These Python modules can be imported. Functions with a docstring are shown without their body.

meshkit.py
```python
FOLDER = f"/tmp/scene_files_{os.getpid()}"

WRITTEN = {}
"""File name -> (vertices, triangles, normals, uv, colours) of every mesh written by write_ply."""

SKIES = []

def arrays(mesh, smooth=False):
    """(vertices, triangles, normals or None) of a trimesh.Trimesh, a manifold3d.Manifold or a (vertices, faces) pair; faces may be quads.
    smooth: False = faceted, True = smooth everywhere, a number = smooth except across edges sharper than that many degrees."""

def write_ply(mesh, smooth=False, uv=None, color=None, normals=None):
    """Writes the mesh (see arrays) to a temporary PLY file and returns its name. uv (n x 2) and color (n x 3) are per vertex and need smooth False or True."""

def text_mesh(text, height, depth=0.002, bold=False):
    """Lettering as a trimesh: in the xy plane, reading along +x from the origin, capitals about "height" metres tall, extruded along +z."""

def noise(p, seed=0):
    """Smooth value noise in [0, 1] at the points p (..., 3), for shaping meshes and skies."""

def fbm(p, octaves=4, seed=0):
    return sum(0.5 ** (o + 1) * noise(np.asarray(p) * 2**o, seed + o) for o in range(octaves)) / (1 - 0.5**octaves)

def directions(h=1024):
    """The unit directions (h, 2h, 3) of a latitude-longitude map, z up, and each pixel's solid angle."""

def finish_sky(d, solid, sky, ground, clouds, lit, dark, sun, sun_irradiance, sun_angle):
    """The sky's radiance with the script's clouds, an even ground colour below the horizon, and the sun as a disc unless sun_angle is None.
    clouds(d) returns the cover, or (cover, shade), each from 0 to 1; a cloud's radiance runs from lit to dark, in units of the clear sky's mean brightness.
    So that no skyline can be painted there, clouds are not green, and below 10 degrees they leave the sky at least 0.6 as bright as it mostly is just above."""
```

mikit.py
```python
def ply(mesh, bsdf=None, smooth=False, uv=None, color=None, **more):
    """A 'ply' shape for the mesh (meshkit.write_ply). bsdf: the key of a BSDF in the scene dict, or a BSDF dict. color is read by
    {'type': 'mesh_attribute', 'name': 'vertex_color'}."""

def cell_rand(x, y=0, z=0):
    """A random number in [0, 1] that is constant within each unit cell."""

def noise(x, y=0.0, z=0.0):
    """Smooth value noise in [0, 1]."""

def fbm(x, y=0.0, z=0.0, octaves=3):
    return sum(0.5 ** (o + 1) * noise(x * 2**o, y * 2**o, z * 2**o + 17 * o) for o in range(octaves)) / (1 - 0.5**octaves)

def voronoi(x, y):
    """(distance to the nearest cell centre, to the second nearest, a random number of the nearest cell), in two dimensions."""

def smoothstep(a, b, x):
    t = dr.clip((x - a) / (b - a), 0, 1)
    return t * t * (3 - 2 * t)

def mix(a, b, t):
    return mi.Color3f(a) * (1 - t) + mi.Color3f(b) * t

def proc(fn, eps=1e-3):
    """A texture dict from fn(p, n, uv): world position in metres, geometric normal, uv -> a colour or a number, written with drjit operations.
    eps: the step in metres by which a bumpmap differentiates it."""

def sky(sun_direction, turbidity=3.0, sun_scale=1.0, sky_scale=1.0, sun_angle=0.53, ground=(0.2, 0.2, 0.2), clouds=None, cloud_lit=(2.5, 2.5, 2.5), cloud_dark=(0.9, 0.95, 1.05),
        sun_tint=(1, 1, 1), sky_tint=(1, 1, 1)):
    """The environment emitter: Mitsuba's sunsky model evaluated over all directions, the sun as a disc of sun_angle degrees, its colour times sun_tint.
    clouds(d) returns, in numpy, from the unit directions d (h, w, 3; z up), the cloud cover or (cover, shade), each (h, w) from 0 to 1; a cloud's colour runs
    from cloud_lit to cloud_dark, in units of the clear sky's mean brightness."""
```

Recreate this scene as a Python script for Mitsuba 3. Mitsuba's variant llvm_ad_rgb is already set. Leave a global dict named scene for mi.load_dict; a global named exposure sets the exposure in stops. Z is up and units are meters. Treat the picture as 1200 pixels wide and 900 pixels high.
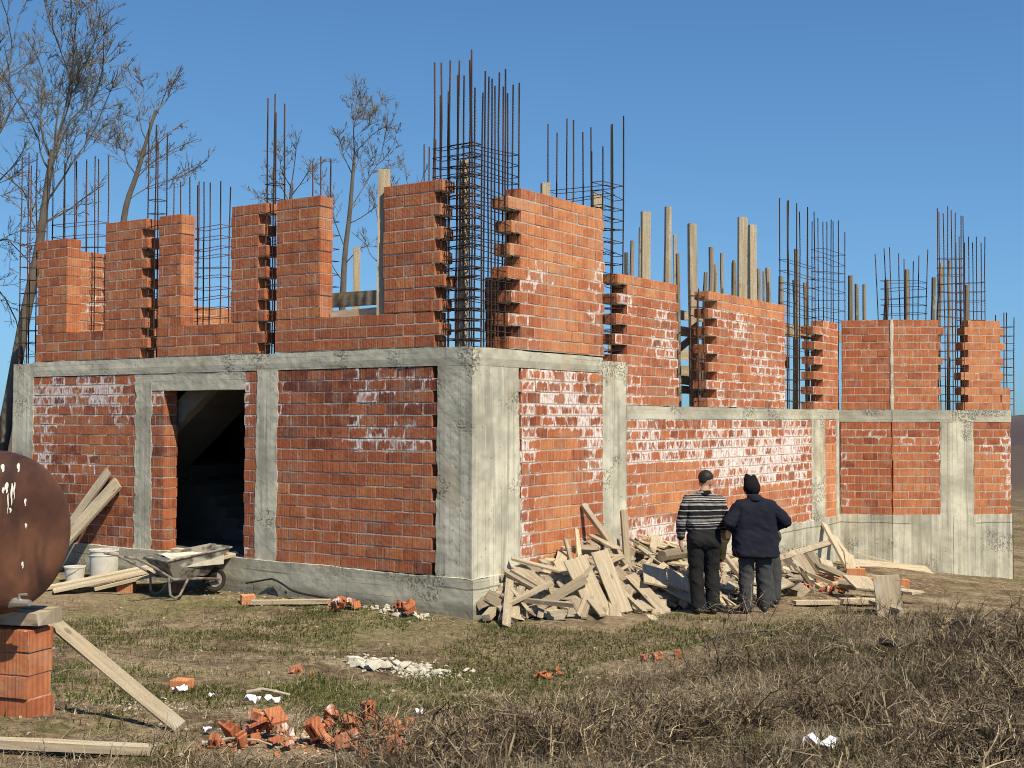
import math, random
import numpy as np
import drjit as dr
import mitsuba as mi
import trimesh
import manifold3d as m3
from scipy.interpolate import RBFInterpolator
from shapely.geometry import Polygon, box as sbox
from shapely.ops import unary_union
import mikit, meshkit
from mikit import fbm, noise, smoothstep, mix, proc, voronoi

T = mi.ScalarTransform4f
scene, labels, _count = {}, {}, {}
random.seed(7)
rng = np.random.default_rng(7)

# ------------------------------------------------------------------ camera, sky, exposure
CAM = np.array([8.98553, -12.24216, 1.89789])
YAW, PITCH, ROLL = 0.601891, 0.0278699, 0.00249329
_fw = np.array([-math.sin(YAW) * math.cos(PITCH), math.cos(YAW) * math.cos(PITCH), math.sin(PITCH)])
_r = np.cross(_fw, [0, 0, 1]); _r /= np.linalg.norm(_r)
_u = np.cross(_r, _fw)
_up = -_r * math.sin(ROLL) + _u * math.cos(ROLL)
scene['camera'] = {'type': 'perspective', 'fov': 43.917, 'fov_axis': 'x', 'near_clip': 0.1, 'far_clip': 6000.0,
                   'to_world': T().look_at(origin=CAM.tolist(), target=(CAM + _fw).tolist(), up=_up.tolist())}
SUN = (0.645, -0.225, 0.731)
scene['sky'] = mikit.sky(SUN, turbidity=2.3, ground=(0.16, 0.13, 0.09), sky_tint=(0.50, 0.74, 0.90), sun_tint=(0.98, 1.03, 1.02))
exposure = 2.0

# ------------------------------------------------------------------ registry helpers
def fresh(base):
    n = _count.get(base, 0); _count[base] = n + 1
    return base if n == 0 else f'{base}_{n:03d}'

def tag(key, label=None, cat=None, group=None, kind=None):
    d = {}
    if label: d['label'] = label
    if cat: d['category'] = cat
    if group: d['group'] = group
    if kind: d['kind'] = kind
    if d: labels[key] = d
    return key

def thing(name, label, cat, group=None):
    return tag(fresh(name), label, cat, group)

def put(name, mesh, bsdf, parent=None, label=None, cat=None, group=None, kind=None, smooth=False, uv=None, color=None):
    key = fresh(f'{parent}__{name}' if parent else name)
    scene[key] = mikit.ply(mesh, bsdf, smooth=smooth, uv=uv, color=color)
    return tag(key, label, cat, group, kind)

def tm(v, f):
    return trimesh.Trimesh(np.asarray(v, float), np.asarray(f, int), process=False)

def cat_m(ms):
    return trimesh.util.concatenate(ms)

def tube(pts, rad, sides=6, cap=True):
    p = np.asarray(pts, float); n = len(p)
    rad = np.broadcast_to(np.asarray(rad, float), (n,))
    t = np.gradient(p, axis=0); t /= np.linalg.norm(t, axis=1, keepdims=True) + 1e-12
    ref = np.array([0, 0, 1.0]) if abs(t[0, 2]) < 0.9 else np.array([1.0, 0, 0])
    a = np.cross(t, ref); a /= np.linalg.norm(a, axis=1, keepdims=True) + 1e-12
    b = np.cross(t, a)
    ang = np.arange(sides) * 2 * np.pi / sides
    v = (p[:, None] + rad[:, None, None] * (np.cos(ang)[None, :, None] * a[:, None] + np.sin(ang)[None, :, None] * b[:, None])).reshape(-1, 3)
    i, j = np.meshgrid(np.arange(n - 1), np.arange(sides), indexing='ij')
    q = np.stack([i * sides + j, i * sides + (j + 1) % sides, (i + 1) * sides + (j + 1) % sides, (i + 1) * sides + j], -1).reshape(-1, 4)
    f = np.vstack([q[:, [0, 2, 1]], q[:, [0, 3, 2]]])
    if cap:
        c = len(v); v = np.vstack([v, p[:1], p[-1:]])
        k = np.arange(sides)
        f = np.vstack([f, np.stack([np.full(sides, c), k, (k + 1) % sides], 1),
                       np.stack([np.full(sides, c + 1), (n - 1) * sides + (k + 1) % sides, (n - 1) * sides + k], 1)])
    return tm(v, f)

def frame(z_dir, x_hint=(1, 0, 0)):
    z = np.asarray(z_dir, float); z /= np.linalg.norm(z)
    x = np.asarray(x_hint, float); x = x - z * (x @ z); x /= np.linalg.norm(x)
    return np.stack([x, np.cross(z, x), z], 1)

# ------------------------------------------------------------------ materials
def diffuse(fn, rough=0.85, spec=0.25, bump=None, bscale=1.0, two=True, **kw):
    b = {'type': 'principled', 'base_color': proc(fn) if callable(fn) else {'type': 'rgb', 'value': list(fn)}, 'roughness': rough, 'specular': spec, **kw}
    if two: b = {'type': 'twosided', 'bsdf': b}
    if bump is not None:
        b = {'type': 'bumpmap', 'arbitrary': proc(bump, eps=0.003), 'scale': bscale, 'bsdf': b}
    return b

def sq(x): return x * x

def brick_col(p, n, uv):
    tone = uv.x
    a = fbm(p.x * 7 + p.y * 7, p.x * 3 - p.y * 3, p.z * 7, octaves=3)
    fine = noise((p.x + p.y) * 55, p.y * 11, p.z * 9)
    t = dr.clip(tone + (a - 0.5) * 0.5 + (fine - 0.5) * 0.18, 0, 1)
    c = mix(mix((0.150, 0.048, 0.034), (0.370, 0.122, 0.060), smoothstep(0.0, 0.5, t)), (0.530, 0.225, 0.105), smoothstep(0.45, 1.0, t))
    # vertical combing of the fired clay, drawn as stripes of lower and higher tone
    s_ = p.x + p.y
    comb = noise(s_ * 60, p.z * 1.5, 3.0) * 0.6 + smoothstep(0.2, 0.8, dr.abs(s_ * 28 - dr.floor(s_ * 28) - 0.5) * 2) * 0.4
    c = c * (0.74 + 0.50 * comb)
    # grey mortar film rubbed over the faces
    film = smoothstep(0.46, 0.78, fbm(s_ * 5 + 31, p.z * 6.5, p.x * 2, octaves=4) * 0.75 + comb * 0.25) * 0.40
    c = mix(c, (0.36, 0.285, 0.225), film)
    # white salts: strongest along the joints (uv.y is higher at brick rims), broken into vertical streaks
    e = uv.y
    k = fbm(s_ * 34, (p.x - p.y) * 5, p.z * 13 + 7, octaves=4) * 0.74 + noise(s_ * 5.5 + 3, p.z * 6.0) * 0.26
    w = smoothstep(1.0 - e - 0.09, 1.0 - e + 0.17, k) * (0.45 + 0.55 * smoothstep(0.25, 0.6, fbm(s_ * 55, p.z * 18, 5.0, octaves=2)))
    return mix(c, (0.74, 0.70, 0.70), w * 0.93)

def brick_bump(p, n, uv):
    s = p.x + p.y
    rib = smoothstep(0.25, 0.5, dr.abs(s * 38 - dr.floor(s * 38) - 0.5))
    return rib * 0.0016 + fbm(p.x * 30, p.y * 30, p.z * 30, octaves=2) * 0.004

scene['m_brick'] = diffuse(brick_col, 0.9, 0.15, brick_bump)
scene['m_mortar'] = diffuse(lambda p, n, uv: mix((0.30, 0.265, 0.22), (0.52, 0.475, 0.42), fbm(p.x * 9, p.y * 9, p.z * 9)), 0.95, 0.1,
                            lambda p, n, uv: fbm(p.x * 40, p.y * 40, p.z * 40, octaves=2) * 0.008)

def conc_col(board_vertical):
    def fn(p, n, uv):
        s = p.x + p.y
        a = fbm(p.x * 1.6, p.y * 1.6, p.z * 1.6, octaves=4)
        b = fbm(p.x * 9, p.y * 9, p.z * 9, octaves=3)
        c = mix((0.335, 0.33, 0.275), (0.57, 0.555, 0.465), smoothstep(0.25, 0.75, a * 0.7 + b * 0.3))
        q = s if board_vertical else p.z * 1.15 + 0.02
        d = q * 6.3 + noise(q * 3.1) * 0.35
        line = smoothstep(0.46, 0.5, dr.abs(d - dr.floor(d) - 0.5))
        tone = mikit.cell_rand(dr.floor(d + 0.5), 3, 1)
        c = c * (0.84 + 0.28 * tone) * (1 - 0.50 * line * smoothstep(0.35, 0.6, noise(s * 2, p.z * 2.3)))
        if board_vertical:
            run = fbm(s * 16, p.z * 0.7, 4.0, octaves=3)
            c = mix(c, mi.Color3f(0.25, 0.235, 0.20), smoothstep(0.58, 0.8, run) * 0.6)
            c = mix(c, mi.Color3f(0.60, 0.585, 0.54), smoothstep(0.62, 0.8, fbm(s * 11 + 9, p.z * 0.9, 8.0, octaves=3)) * 0.5)
        h = smoothstep(0.60, 0.72, fbm(p.x * 1.9 + 5, p.y * 1.9, p.z * 1.9, octaves=2))
        pit = h * smoothstep(0.56, 0.66, fbm(s * 44, p.z * 48, 2.0, octaves=3))
        v3, v4, vr2 = voronoi(s * 9 + noise(s * 4, p.z * 4) * 2, p.z * 8)
        pit = dr.maximum(pit, smoothstep(0.05 + 0.12 * vr2, 0.02, v3) * smoothstep(0.86, 0.90, vr2))
        stain = smoothstep(0.66, 0.80, fbm(s * 3.3 + 20, p.z * 0.9, 6.0, octaves=3))
        c = mix(c, mi.Color3f(0.36, 0.27, 0.16), stain * 0.35)
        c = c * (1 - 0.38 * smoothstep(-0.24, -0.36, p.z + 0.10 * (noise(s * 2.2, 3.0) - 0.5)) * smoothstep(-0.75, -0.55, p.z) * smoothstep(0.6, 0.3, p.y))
        crack = smoothstep(0.016, 0.004, dr.abs(p.z + 0.13 + 0.06 * (fbm(s * 1.7, 2.0, 5.0, octaves=4) - 0.5))) * smoothstep(0.4, 0.5, noise(s * 0.9, 8.0))
        return c * (1 - 0.52 * pit) * (1 - 0.55 * crack)
    return fn

def conc_bump(p, n, uv):
    s = p.x + p.y
    h = smoothstep(0.60, 0.72, fbm(p.x * 1.9 + 5, p.y * 1.9, p.z * 1.9, octaves=2))
    d = s * 6.3 + noise(s * 3.1) * 0.35
    return fbm(p.x * 13, p.y * 13, p.z * 13, octaves=4) * 0.011 + mikit.cell_rand(dr.floor(d + 0.5), 3, 1) * 0.004 - h * smoothstep(0.52, 0.66, fbm(s * 44, p.z * 48, 2.0, octaves=3)) * 0.014

scene['m_concrete_shaded'] = diffuse(lambda p, n, uv: mix((0.060, 0.058, 0.052), (0.11, 0.105, 0.095), fbm(p.x * 4, p.y * 4, p.z * 4)), 0.9, 0.1)  # indoor shade put into the colour: plain concrete darkened for the doorway interior
scene['m_concrete_stair'] = diffuse(lambda p, n, uv: mix((0.11, 0.105, 0.09), (0.19, 0.18, 0.155), fbm(p.x * 4, p.y * 4, p.z * 4)), 0.9, 0.1)  # same concrete darkened less, indoor shade still painted into its colour
scene['m_concrete_v'] = diffuse(conc_col(True), 0.9, 0.15, conc_bump)
scene['m_concrete_h'] = diffuse(conc_col(False), 0.9, 0.15, conc_bump)

def wood_col(p, n, uv):
    k = dr.floor(uv.x * 0.1)
    tone = k / 15.0
    a = uv.x - k * 10
    g = fbm(a * 2.5 + tone * 57, uv.y * 55, tone * 91, octaves=3)
    blot = fbm(a * 5 + tone * 13, uv.y * 9, tone * 33, octaves=3)
    c = mix((0.100, 0.080, 0.060), (0.330, 0.275, 0.205), smoothstep(0.0, 0.25, tone))
    c = mix(c, (0.455, 0.385, 0.280), smoothstep(0.25, 0.6, tone))
    c = mix(c, (0.620, 0.505, 0.335), smoothstep(0.6, 1.0, tone))
    c = c * (0.50 + 0.82 * g)
    c = mix(c, mi.Color3f(0.42, 0.41, 0.37), smoothstep(0.58, 0.72, blot) * 0.5)
    knot = voronoi(a * 2.2 + tone * 29, uv.y * 7)
    return c * (1 - 0.5 * smoothstep(0.12, 0.05, knot[0]) * smoothstep(0.6, 0.7, knot[2]))

scene['m_wood'] = diffuse(wood_col, 0.8, 0.2)

def bark_col(p, n, uv):
    a = fbm(p.x * 14, p.y * 14, p.z * 3, octaves=3)
    return mix((0.075, 0.066, 0.056), (0.185, 0.165, 0.14), a)
scene['m_bark'] = diffuse(bark_col, 0.9, 0.1)
scene['m_twig'] = diffuse((0.165, 0.150, 0.130), 0.9, 0.1)
scene['m_pod'] = diffuse((0.20, 0.13, 0.08), 0.9, 0.1)
scene['m_rebar'] = diffuse(lambda p, n, uv: mix((0.040, 0.027, 0.023), (0.115, 0.055, 0.033), smoothstep(0.40, 0.60, noise(p.x * 1.3, p.y * 1.3, p.z * 0.9))), 0.8, 0.2)

def rust_col(p, n, uv):
    a = fbm(p.x * 3, p.y * 3, p.z * 3, octaves=4)
    q = p.x * 0.824 + p.y * 0.566
    st = fbm(q * 16, (p.y - p.x) * 3, p.z * 1.2, octaves=3)
    c = mix((0.062, 0.027, 0.018), (0.150, 0.066, 0.038), smoothstep(0.3, 0.7, a))
    c = mix(c, (0.028, 0.017, 0.014), smoothstep(0.52, 0.72, st) * 0.7)
    c = mix(c, (0.22, 0.12, 0.045), smoothstep(0.70, 0.78, fbm(q * 9 + 4, p.z * 2.2, 2.0, octaves=3)) * 0.6)
    return c
scene['m_rust'] = diffuse(rust_col, 0.6, 0.35, lambda p, n, uv: fbm(p.x * 18, p.y * 18, p.z * 12, octaves=3) * 0.006)
scene['m_white_paint'] = diffuse((0.72, 0.70, 0.66), 0.6, 0.3)
scene['m_metal'] = diffuse((0.42, 0.41, 0.39), 0.45, 0.5, metallic=0.6)
scene['m_barrow'] = diffuse(lambda p, n, uv: mix(mix((0.22, 0.205, 0.175), (0.07, 0.06, 0.05), smoothstep(0.45, 0.65, fbm(p.x * 9, p.y * 9, p.z * 9))), (0.52, 0.50, 0.45), smoothstep(0.55, 0.7, fbm(p.x * 5 + 8, p.y * 5, p.z * 5))), 0.7, 0.3)
scene['m_tubemetal'] = diffuse(lambda p, n, uv: mix((0.24, 0.22, 0.20), (0.10, 0.08, 0.065), smoothstep(0.4, 0.65, fbm(p.x * 12, p.y * 12, p.z * 12))), 0.6, 0.3)
scene['m_rubber'] = diffuse((0.028, 0.027, 0.026), 0.8, 0.2)
scene['m_bucket'] = diffuse(lambda p, n, uv: mix((0.46, 0.45, 0.41), (0.68, 0.66, 0.61), fbm(p.x * 7, p.y * 7, p.z * 9)), 0.7, 0.2)
scene['m_chunk'] = diffuse(lambda p, n, uv: mix((0.36, 0.335, 0.275), (0.62, 0.60, 0.53), fbm(p.x * 12, p.y * 12, p.z * 12)), 0.9, 0.1)
scene['m_crumb'] = diffuse(lambda p, n, uv: mix((0.30, 0.13, 0.07), (0.47, 0.24, 0.14), noise(p.x * 21, p.y * 21, p.z * 21)), 0.9, 0.1)
scene['m_stone'] = diffuse(lambda p, n, uv: mix((0.24, 0.21, 0.165), (0.50, 0.46, 0.38), noise(p.x * 5, p.y * 5, p.z * 5)), 0.9, 0.1)
scene['m_litter'] = diffuse((0.78, 0.79, 0.86), 0.5, 0.4)
scene['m_clod'] = diffuse(lambda p, n, uv: mix((0.022, 0.020, 0.018), (0.075, 0.065, 0.055), fbm(p.x * 14, p.y * 14, p.z * 14)), 0.95, 0.1)
scene['m_veg'] = {'type': 'twosided', 'bsdf': {'type': 'diffuse', 'reflectance': {'type': 'mesh_attribute', 'name': 'vertex_color'}}}
# people
scene['m_skin'] = diffuse((0.40, 0.235, 0.165), 0.6, 0.3)
scene['m_hair'] = diffuse((0.022, 0.018, 0.015), 0.6, 0.3)
def knit(p, n, uv):
    z = p.z + 0.05 * (p.x * 0.824 + p.y * 0.566 - 2.8) * 0 + (noise(p.x * 6, p.y * 6, p.z * 3) - 0.5) * 0.018
    k = dr.floor(z * 74)
    h = mikit.cell_rand(k, 5, 2)
    c = mix((0.020, 0.019, 0.022), (0.24, 0.235, 0.24), smoothstep(0.55, 0.60, h))
    return mix(c, (0.46, 0.45, 0.44), smoothstep(0.84, 0.88, h))
scene['m_knit'] = diffuse(knit, 0.95, 0.1)
scene['m_blacktrousers'] = diffuse((0.016, 0.016, 0.018), 0.85, 0.2)
scene['m_greytrousers'] = diffuse((0.052, 0.055, 0.060), 0.9, 0.15)
scene['m_navy'] = diffuse(lambda p, n, uv: mix((0.010, 0.011, 0.021), (0.018, 0.020, 0.034), fbm(p.x * 9, p.y * 9, p.z * 9)), 0.9, 0.15)
scene['m_hat'] = diffuse((0.012, 0.012, 0.014), 0.95, 0.1)
scene['m_shoe'] = diffuse((0.025, 0.023, 0.022), 0.5, 0.4)
scene['m_camo'] = diffuse(lambda p, n, uv: mix(mix((0.115, 0.088, 0.055), (0.060, 0.058, 0.036), smoothstep(0.45, 0.55, fbm(p.x * 9, p.y * 9, p.z * 9, octaves=2))), (0.03, 0.025, 0.02), smoothstep(0.6, 0.66, noise(p.x * 13 + 3, p.y * 13, p.z * 13))), 0.9, 0.1)

# ------------------------------------------------------------------ terrain
_ctl = np.array([
    (-14, -3, -.35), (-9.5, -.4, -.40), (-8, -.5, -.40), (-6.6, -.4, -.40), (-4, -.5, -.46), (-1.5, -.3, -.47), (0, -.3, -.45),
    (1, .4, -.46), (2.2, 1.9, -.46), (2.7, 2.1, -.46), (.6, 2, -.46), (.6, 4, -.50), (.6, 6, -.58), (.6, 9, -.75), (.4, 12.2, -.88), (1.7, 13.6, -1.12), (2.9, 14.8, -1.30), (3.5, 18, -1.5),
    (2, 6.8, -.70), (3.7, 2.9, -.50), (4, 6, -.75), (6, 10, -1.0), (8, 16, -1.5), (10, 8, -1.0), (14, 14, -1.5),
    (.9, -.5, -.47), (1.75, -1.75, -.66), (.9, -2.3, -.58), (-1.5, -2.2, -.52), (-4, -2.5, -.48), (-7, -3, -.40),
    (.9, -5.2, -.28), (-1, -5, -.36), (-3, -5.5, -.34), (1.7, -7.1, -.05), (2.3, -7.75, -.06), (3.1, -7.3, -.07), (2.6, -6.6, -.13), (3.4, -6.4, -.11), (0, -8, -.05), (-4, -9, -.1),
    (3.3, -4, -.40), (4.2, -5, -.20), (5, -6.5, .0), (2.5, -3, -.55), (4.1, -1.0, -.26), (3.3, 0.2, -.38), (4.7, -0.7, -.14), (5.8, -1.0, -.01), (6.6, -.4, .02), (7.6, .6, .0), (5.3, -2.6, -.06), (6.6, -3, .08),
    (6.5, -5.8, .1), (7.5, -5.6, .2), (8.5, -4, .22), (9, -1, .2), (9, -8, .25), (9, -12.2, .27), (5, -11, .1), (12, -6, .25), (10, 2, .0), (7, 3, -.3), (5.5, 1.2, -.32)])
_rbf = RBFInterpolator(_ctl[:, :2], _ctl[:, 2], kernel='linear', smoothing=0.02)

def ground_z(x, y):
    x, y = np.asarray(x, float), np.asarray(y, float)
    sh = x.shape
    q = np.stack([x.ravel(), y.ravel()], 1)
    c = np.clip(q, [-16, -14], [16, 20])
    z = np.empty(len(q))
    for i in range(0, len(q), 40000): z[i:i + 40000] = _rbf(c[i:i + 40000])
    d = np.linalg.norm(q - c, axis=1)
    z = z * np.exp(-d / 40) + -1.6 * (1 - np.exp(-d / 40))
    z += -2.5 * np.clip((q[:, 0] * .824 + q[:, 1] * .566 - 12) / 60, 0, 1)
    p3 = np.stack([q[:, 0], q[:, 1], q[:, 0] * 0], 1)
    amp = np.clip(1 - d / 30, 0.2, 1)
    z += amp * ((meshkit.fbm(p3 * 0.9, 3, 3) - .5) * .10 + (meshkit.fbm(p3 * 3.7, 3, 5) - .5) * .045)
    return z.reshape(sh)

def gz(x, y): return float(ground_z(np.array([x]), np.array([y]))[0])

def _axis(lo, hi, step, far):
    a = np.arange(lo, hi + step / 2, step)
    g = step * 1.25 ** np.arange(1, 60); g = np.cumsum(g); g = g[g < far]
    return np.concatenate([lo - g[::-1], a, hi + g])
_ax, _ay = _axis(-10, 11, .055, 2500), _axis(-10, 16, .055, 3000)
_X, _Y = np.meshgrid(_ax, _ay, indexing='ij')
_Z = ground_z(_X, _Y)
_n = np.arange(_X.size).reshape(_X.shape)
_q = np.stack([_n[:-1, :-1], _n[1:, :-1], _n[1:, 1:], _n[:-1, 1:]], -1).reshape(-1, 4)
# the soil under the building is cut away so nothing pokes through its floors
_Z = np.where((_X < -.3) & (_X > -8.8) & (_Y > .3) & (_Y < 12), np.minimum(_Z, -.6), _Z)

def ground_col(p, n, uv):
    a = fbm(p.x * 0.55, p.y * 0.55, 1.0, octaves=4)
    b = fbm(p.x * 2.3, p.y * 2.3, 7.0, octaves=4)
    f = fbm(p.x * 19, p.y * 19, 3.0, octaves=3)
    c = mix((0.095, 0.071, 0.047), (0.215, 0.170, 0.113), smoothstep(0.3, 0.7, b * 0.6 + f * 0.4))
    c = mix(c, (0.27, 0.225, 0.16), smoothstep(0.55, 0.75, fbm(p.x * 1.1 + 9, p.y * 1.6, 2.0, octaves=4)) * 0.55)
    g = smoothstep(0.50, 0.66, a * 0.6 + b * 0.4)
    c = mix(c, mix((0.060, 0.070, 0.022), (0.115, 0.112, 0.045), f), g * 0.7)
    bank = dr.exp(-sq((p.x - 1.6) / 1.9) - sq((p.y + 0.95) / 0.75)) + dr.exp(-sq((p.x - 2.6) / 1.7) - sq((p.y - 1.0) / 1.3)) + dr.exp(-sq((p.x + 5.2) / 1.6) - sq((p.y + 1.9) / 0.8))
    c = mix(c, mix((0.150, 0.112, 0.072), (0.215, 0.170, 0.115), b), dr.clip(bank, 0, 1) * 0.85)
    c = c * (0.7 + 0.6 * f)
    d = dr.sqrt(sq(p.x) + sq(p.y))
    far = smoothstep(22, 90, d)
    return mix(c, (0.075, 0.058, 0.055), far)
scene['m_ground'] = diffuse(ground_col, 0.95, 0.1, lambda p, n, uv: fbm(p.x * 14, p.y * 14, 1.0, octaves=4) * 0.05)
put('ground', (np.stack([_X.ravel(), _Y.ravel(), _Z.ravel()], 1), _q), 'm_ground', kind='structure', smooth=True)

# low hills along the horizon
def hill(cx, cy, rx, ry, h, seed):
    a, r = np.meshgrid(np.linspace(0, 2 * np.pi, 72, endpoint=False), np.linspace(0, 1, 14), indexing='ij')
    x, y = cx + rx * r * np.cos(a), cy + ry * r * np.sin(a)
    z = h * (np.cos(np.pi * r) * .5 + .5) * (0.6 + 0.8 * meshkit.fbm(np.stack([x / 90, y / 90, x * 0], -1), 4, seed)) - 4 - 6 * r
    n = np.arange(x.size).reshape(x.shape); n2 = np.roll(n, -1, 0)
    q = np.stack([n[:, :-1], n[:, 1:], n2[:, 1:], n2[:, :-1]], -1).reshape(-1, 4)
    return np.stack([x.ravel(), y.ravel(), z.ravel()], 1), q
scene['m_hill'] = diffuse(lambda p, n, uv: mix((0.045, 0.038, 0.046), (0.085, 0.072, 0.078), fbm(p.x * .03, p.y * .03, 1.0, octaves=4)), 0.95, 0.1)  # dark bluish tint painted in for distance haze
put('hill', hill(60, 420, 420, 180, 13, 3), 'm_hill', kind='structure', smooth=True)
put('hill', hill(95, 140, 60, 34, 6.5, 9), 'm_hill', kind='structure', smooth=True)

# ------------------------------------------------------------------ the unfinished building
B = thing('unfinished_building', 'unfinished roofless building of red hollow brick and raw grey concrete', 'building')

class Plane:
    """A wall face: s to the right as seen from outside, z up, d outward."""
    def __init__(self, o, ang):
        a = math.radians(ang)
        self.o = np.array([o[0], o[1], 0.0]); self.t = np.array([math.cos(a), math.sin(a), 0]); self.n = np.array([math.sin(a), -math.cos(a), 0])
    def __call__(self, s, z, d):
        s, z, d = np.broadcast_arrays(np.asarray(s, float), np.asarray(z, float), np.asarray(d, float))
        return self.o + s[..., None] * self.t + d[..., None] * self.n + z[..., None] * np.array([0, 0, 1.0])

LEFT, RIGHT = Plane((0, 0), 0), Plane((0, 0), 90)

def box_sd(P, s0, s1, z0, z1, d0, d1):
    v = P(np.array([s0, s1, s1, s0] * 2), np.array([z0, z0, z1, z1] * 2), np.array([d1] * 4 + [d0] * 4))
    f = [[0, 1, 2], [0, 2, 3], [5, 4, 7], [5, 7, 6], [4, 0, 3], [4, 3, 7], [1, 5, 6], [1, 6, 2], [3, 2, 6], [3, 6, 7], [4, 5, 1], [4, 1, 0]]
    return tm(v, f)

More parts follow.
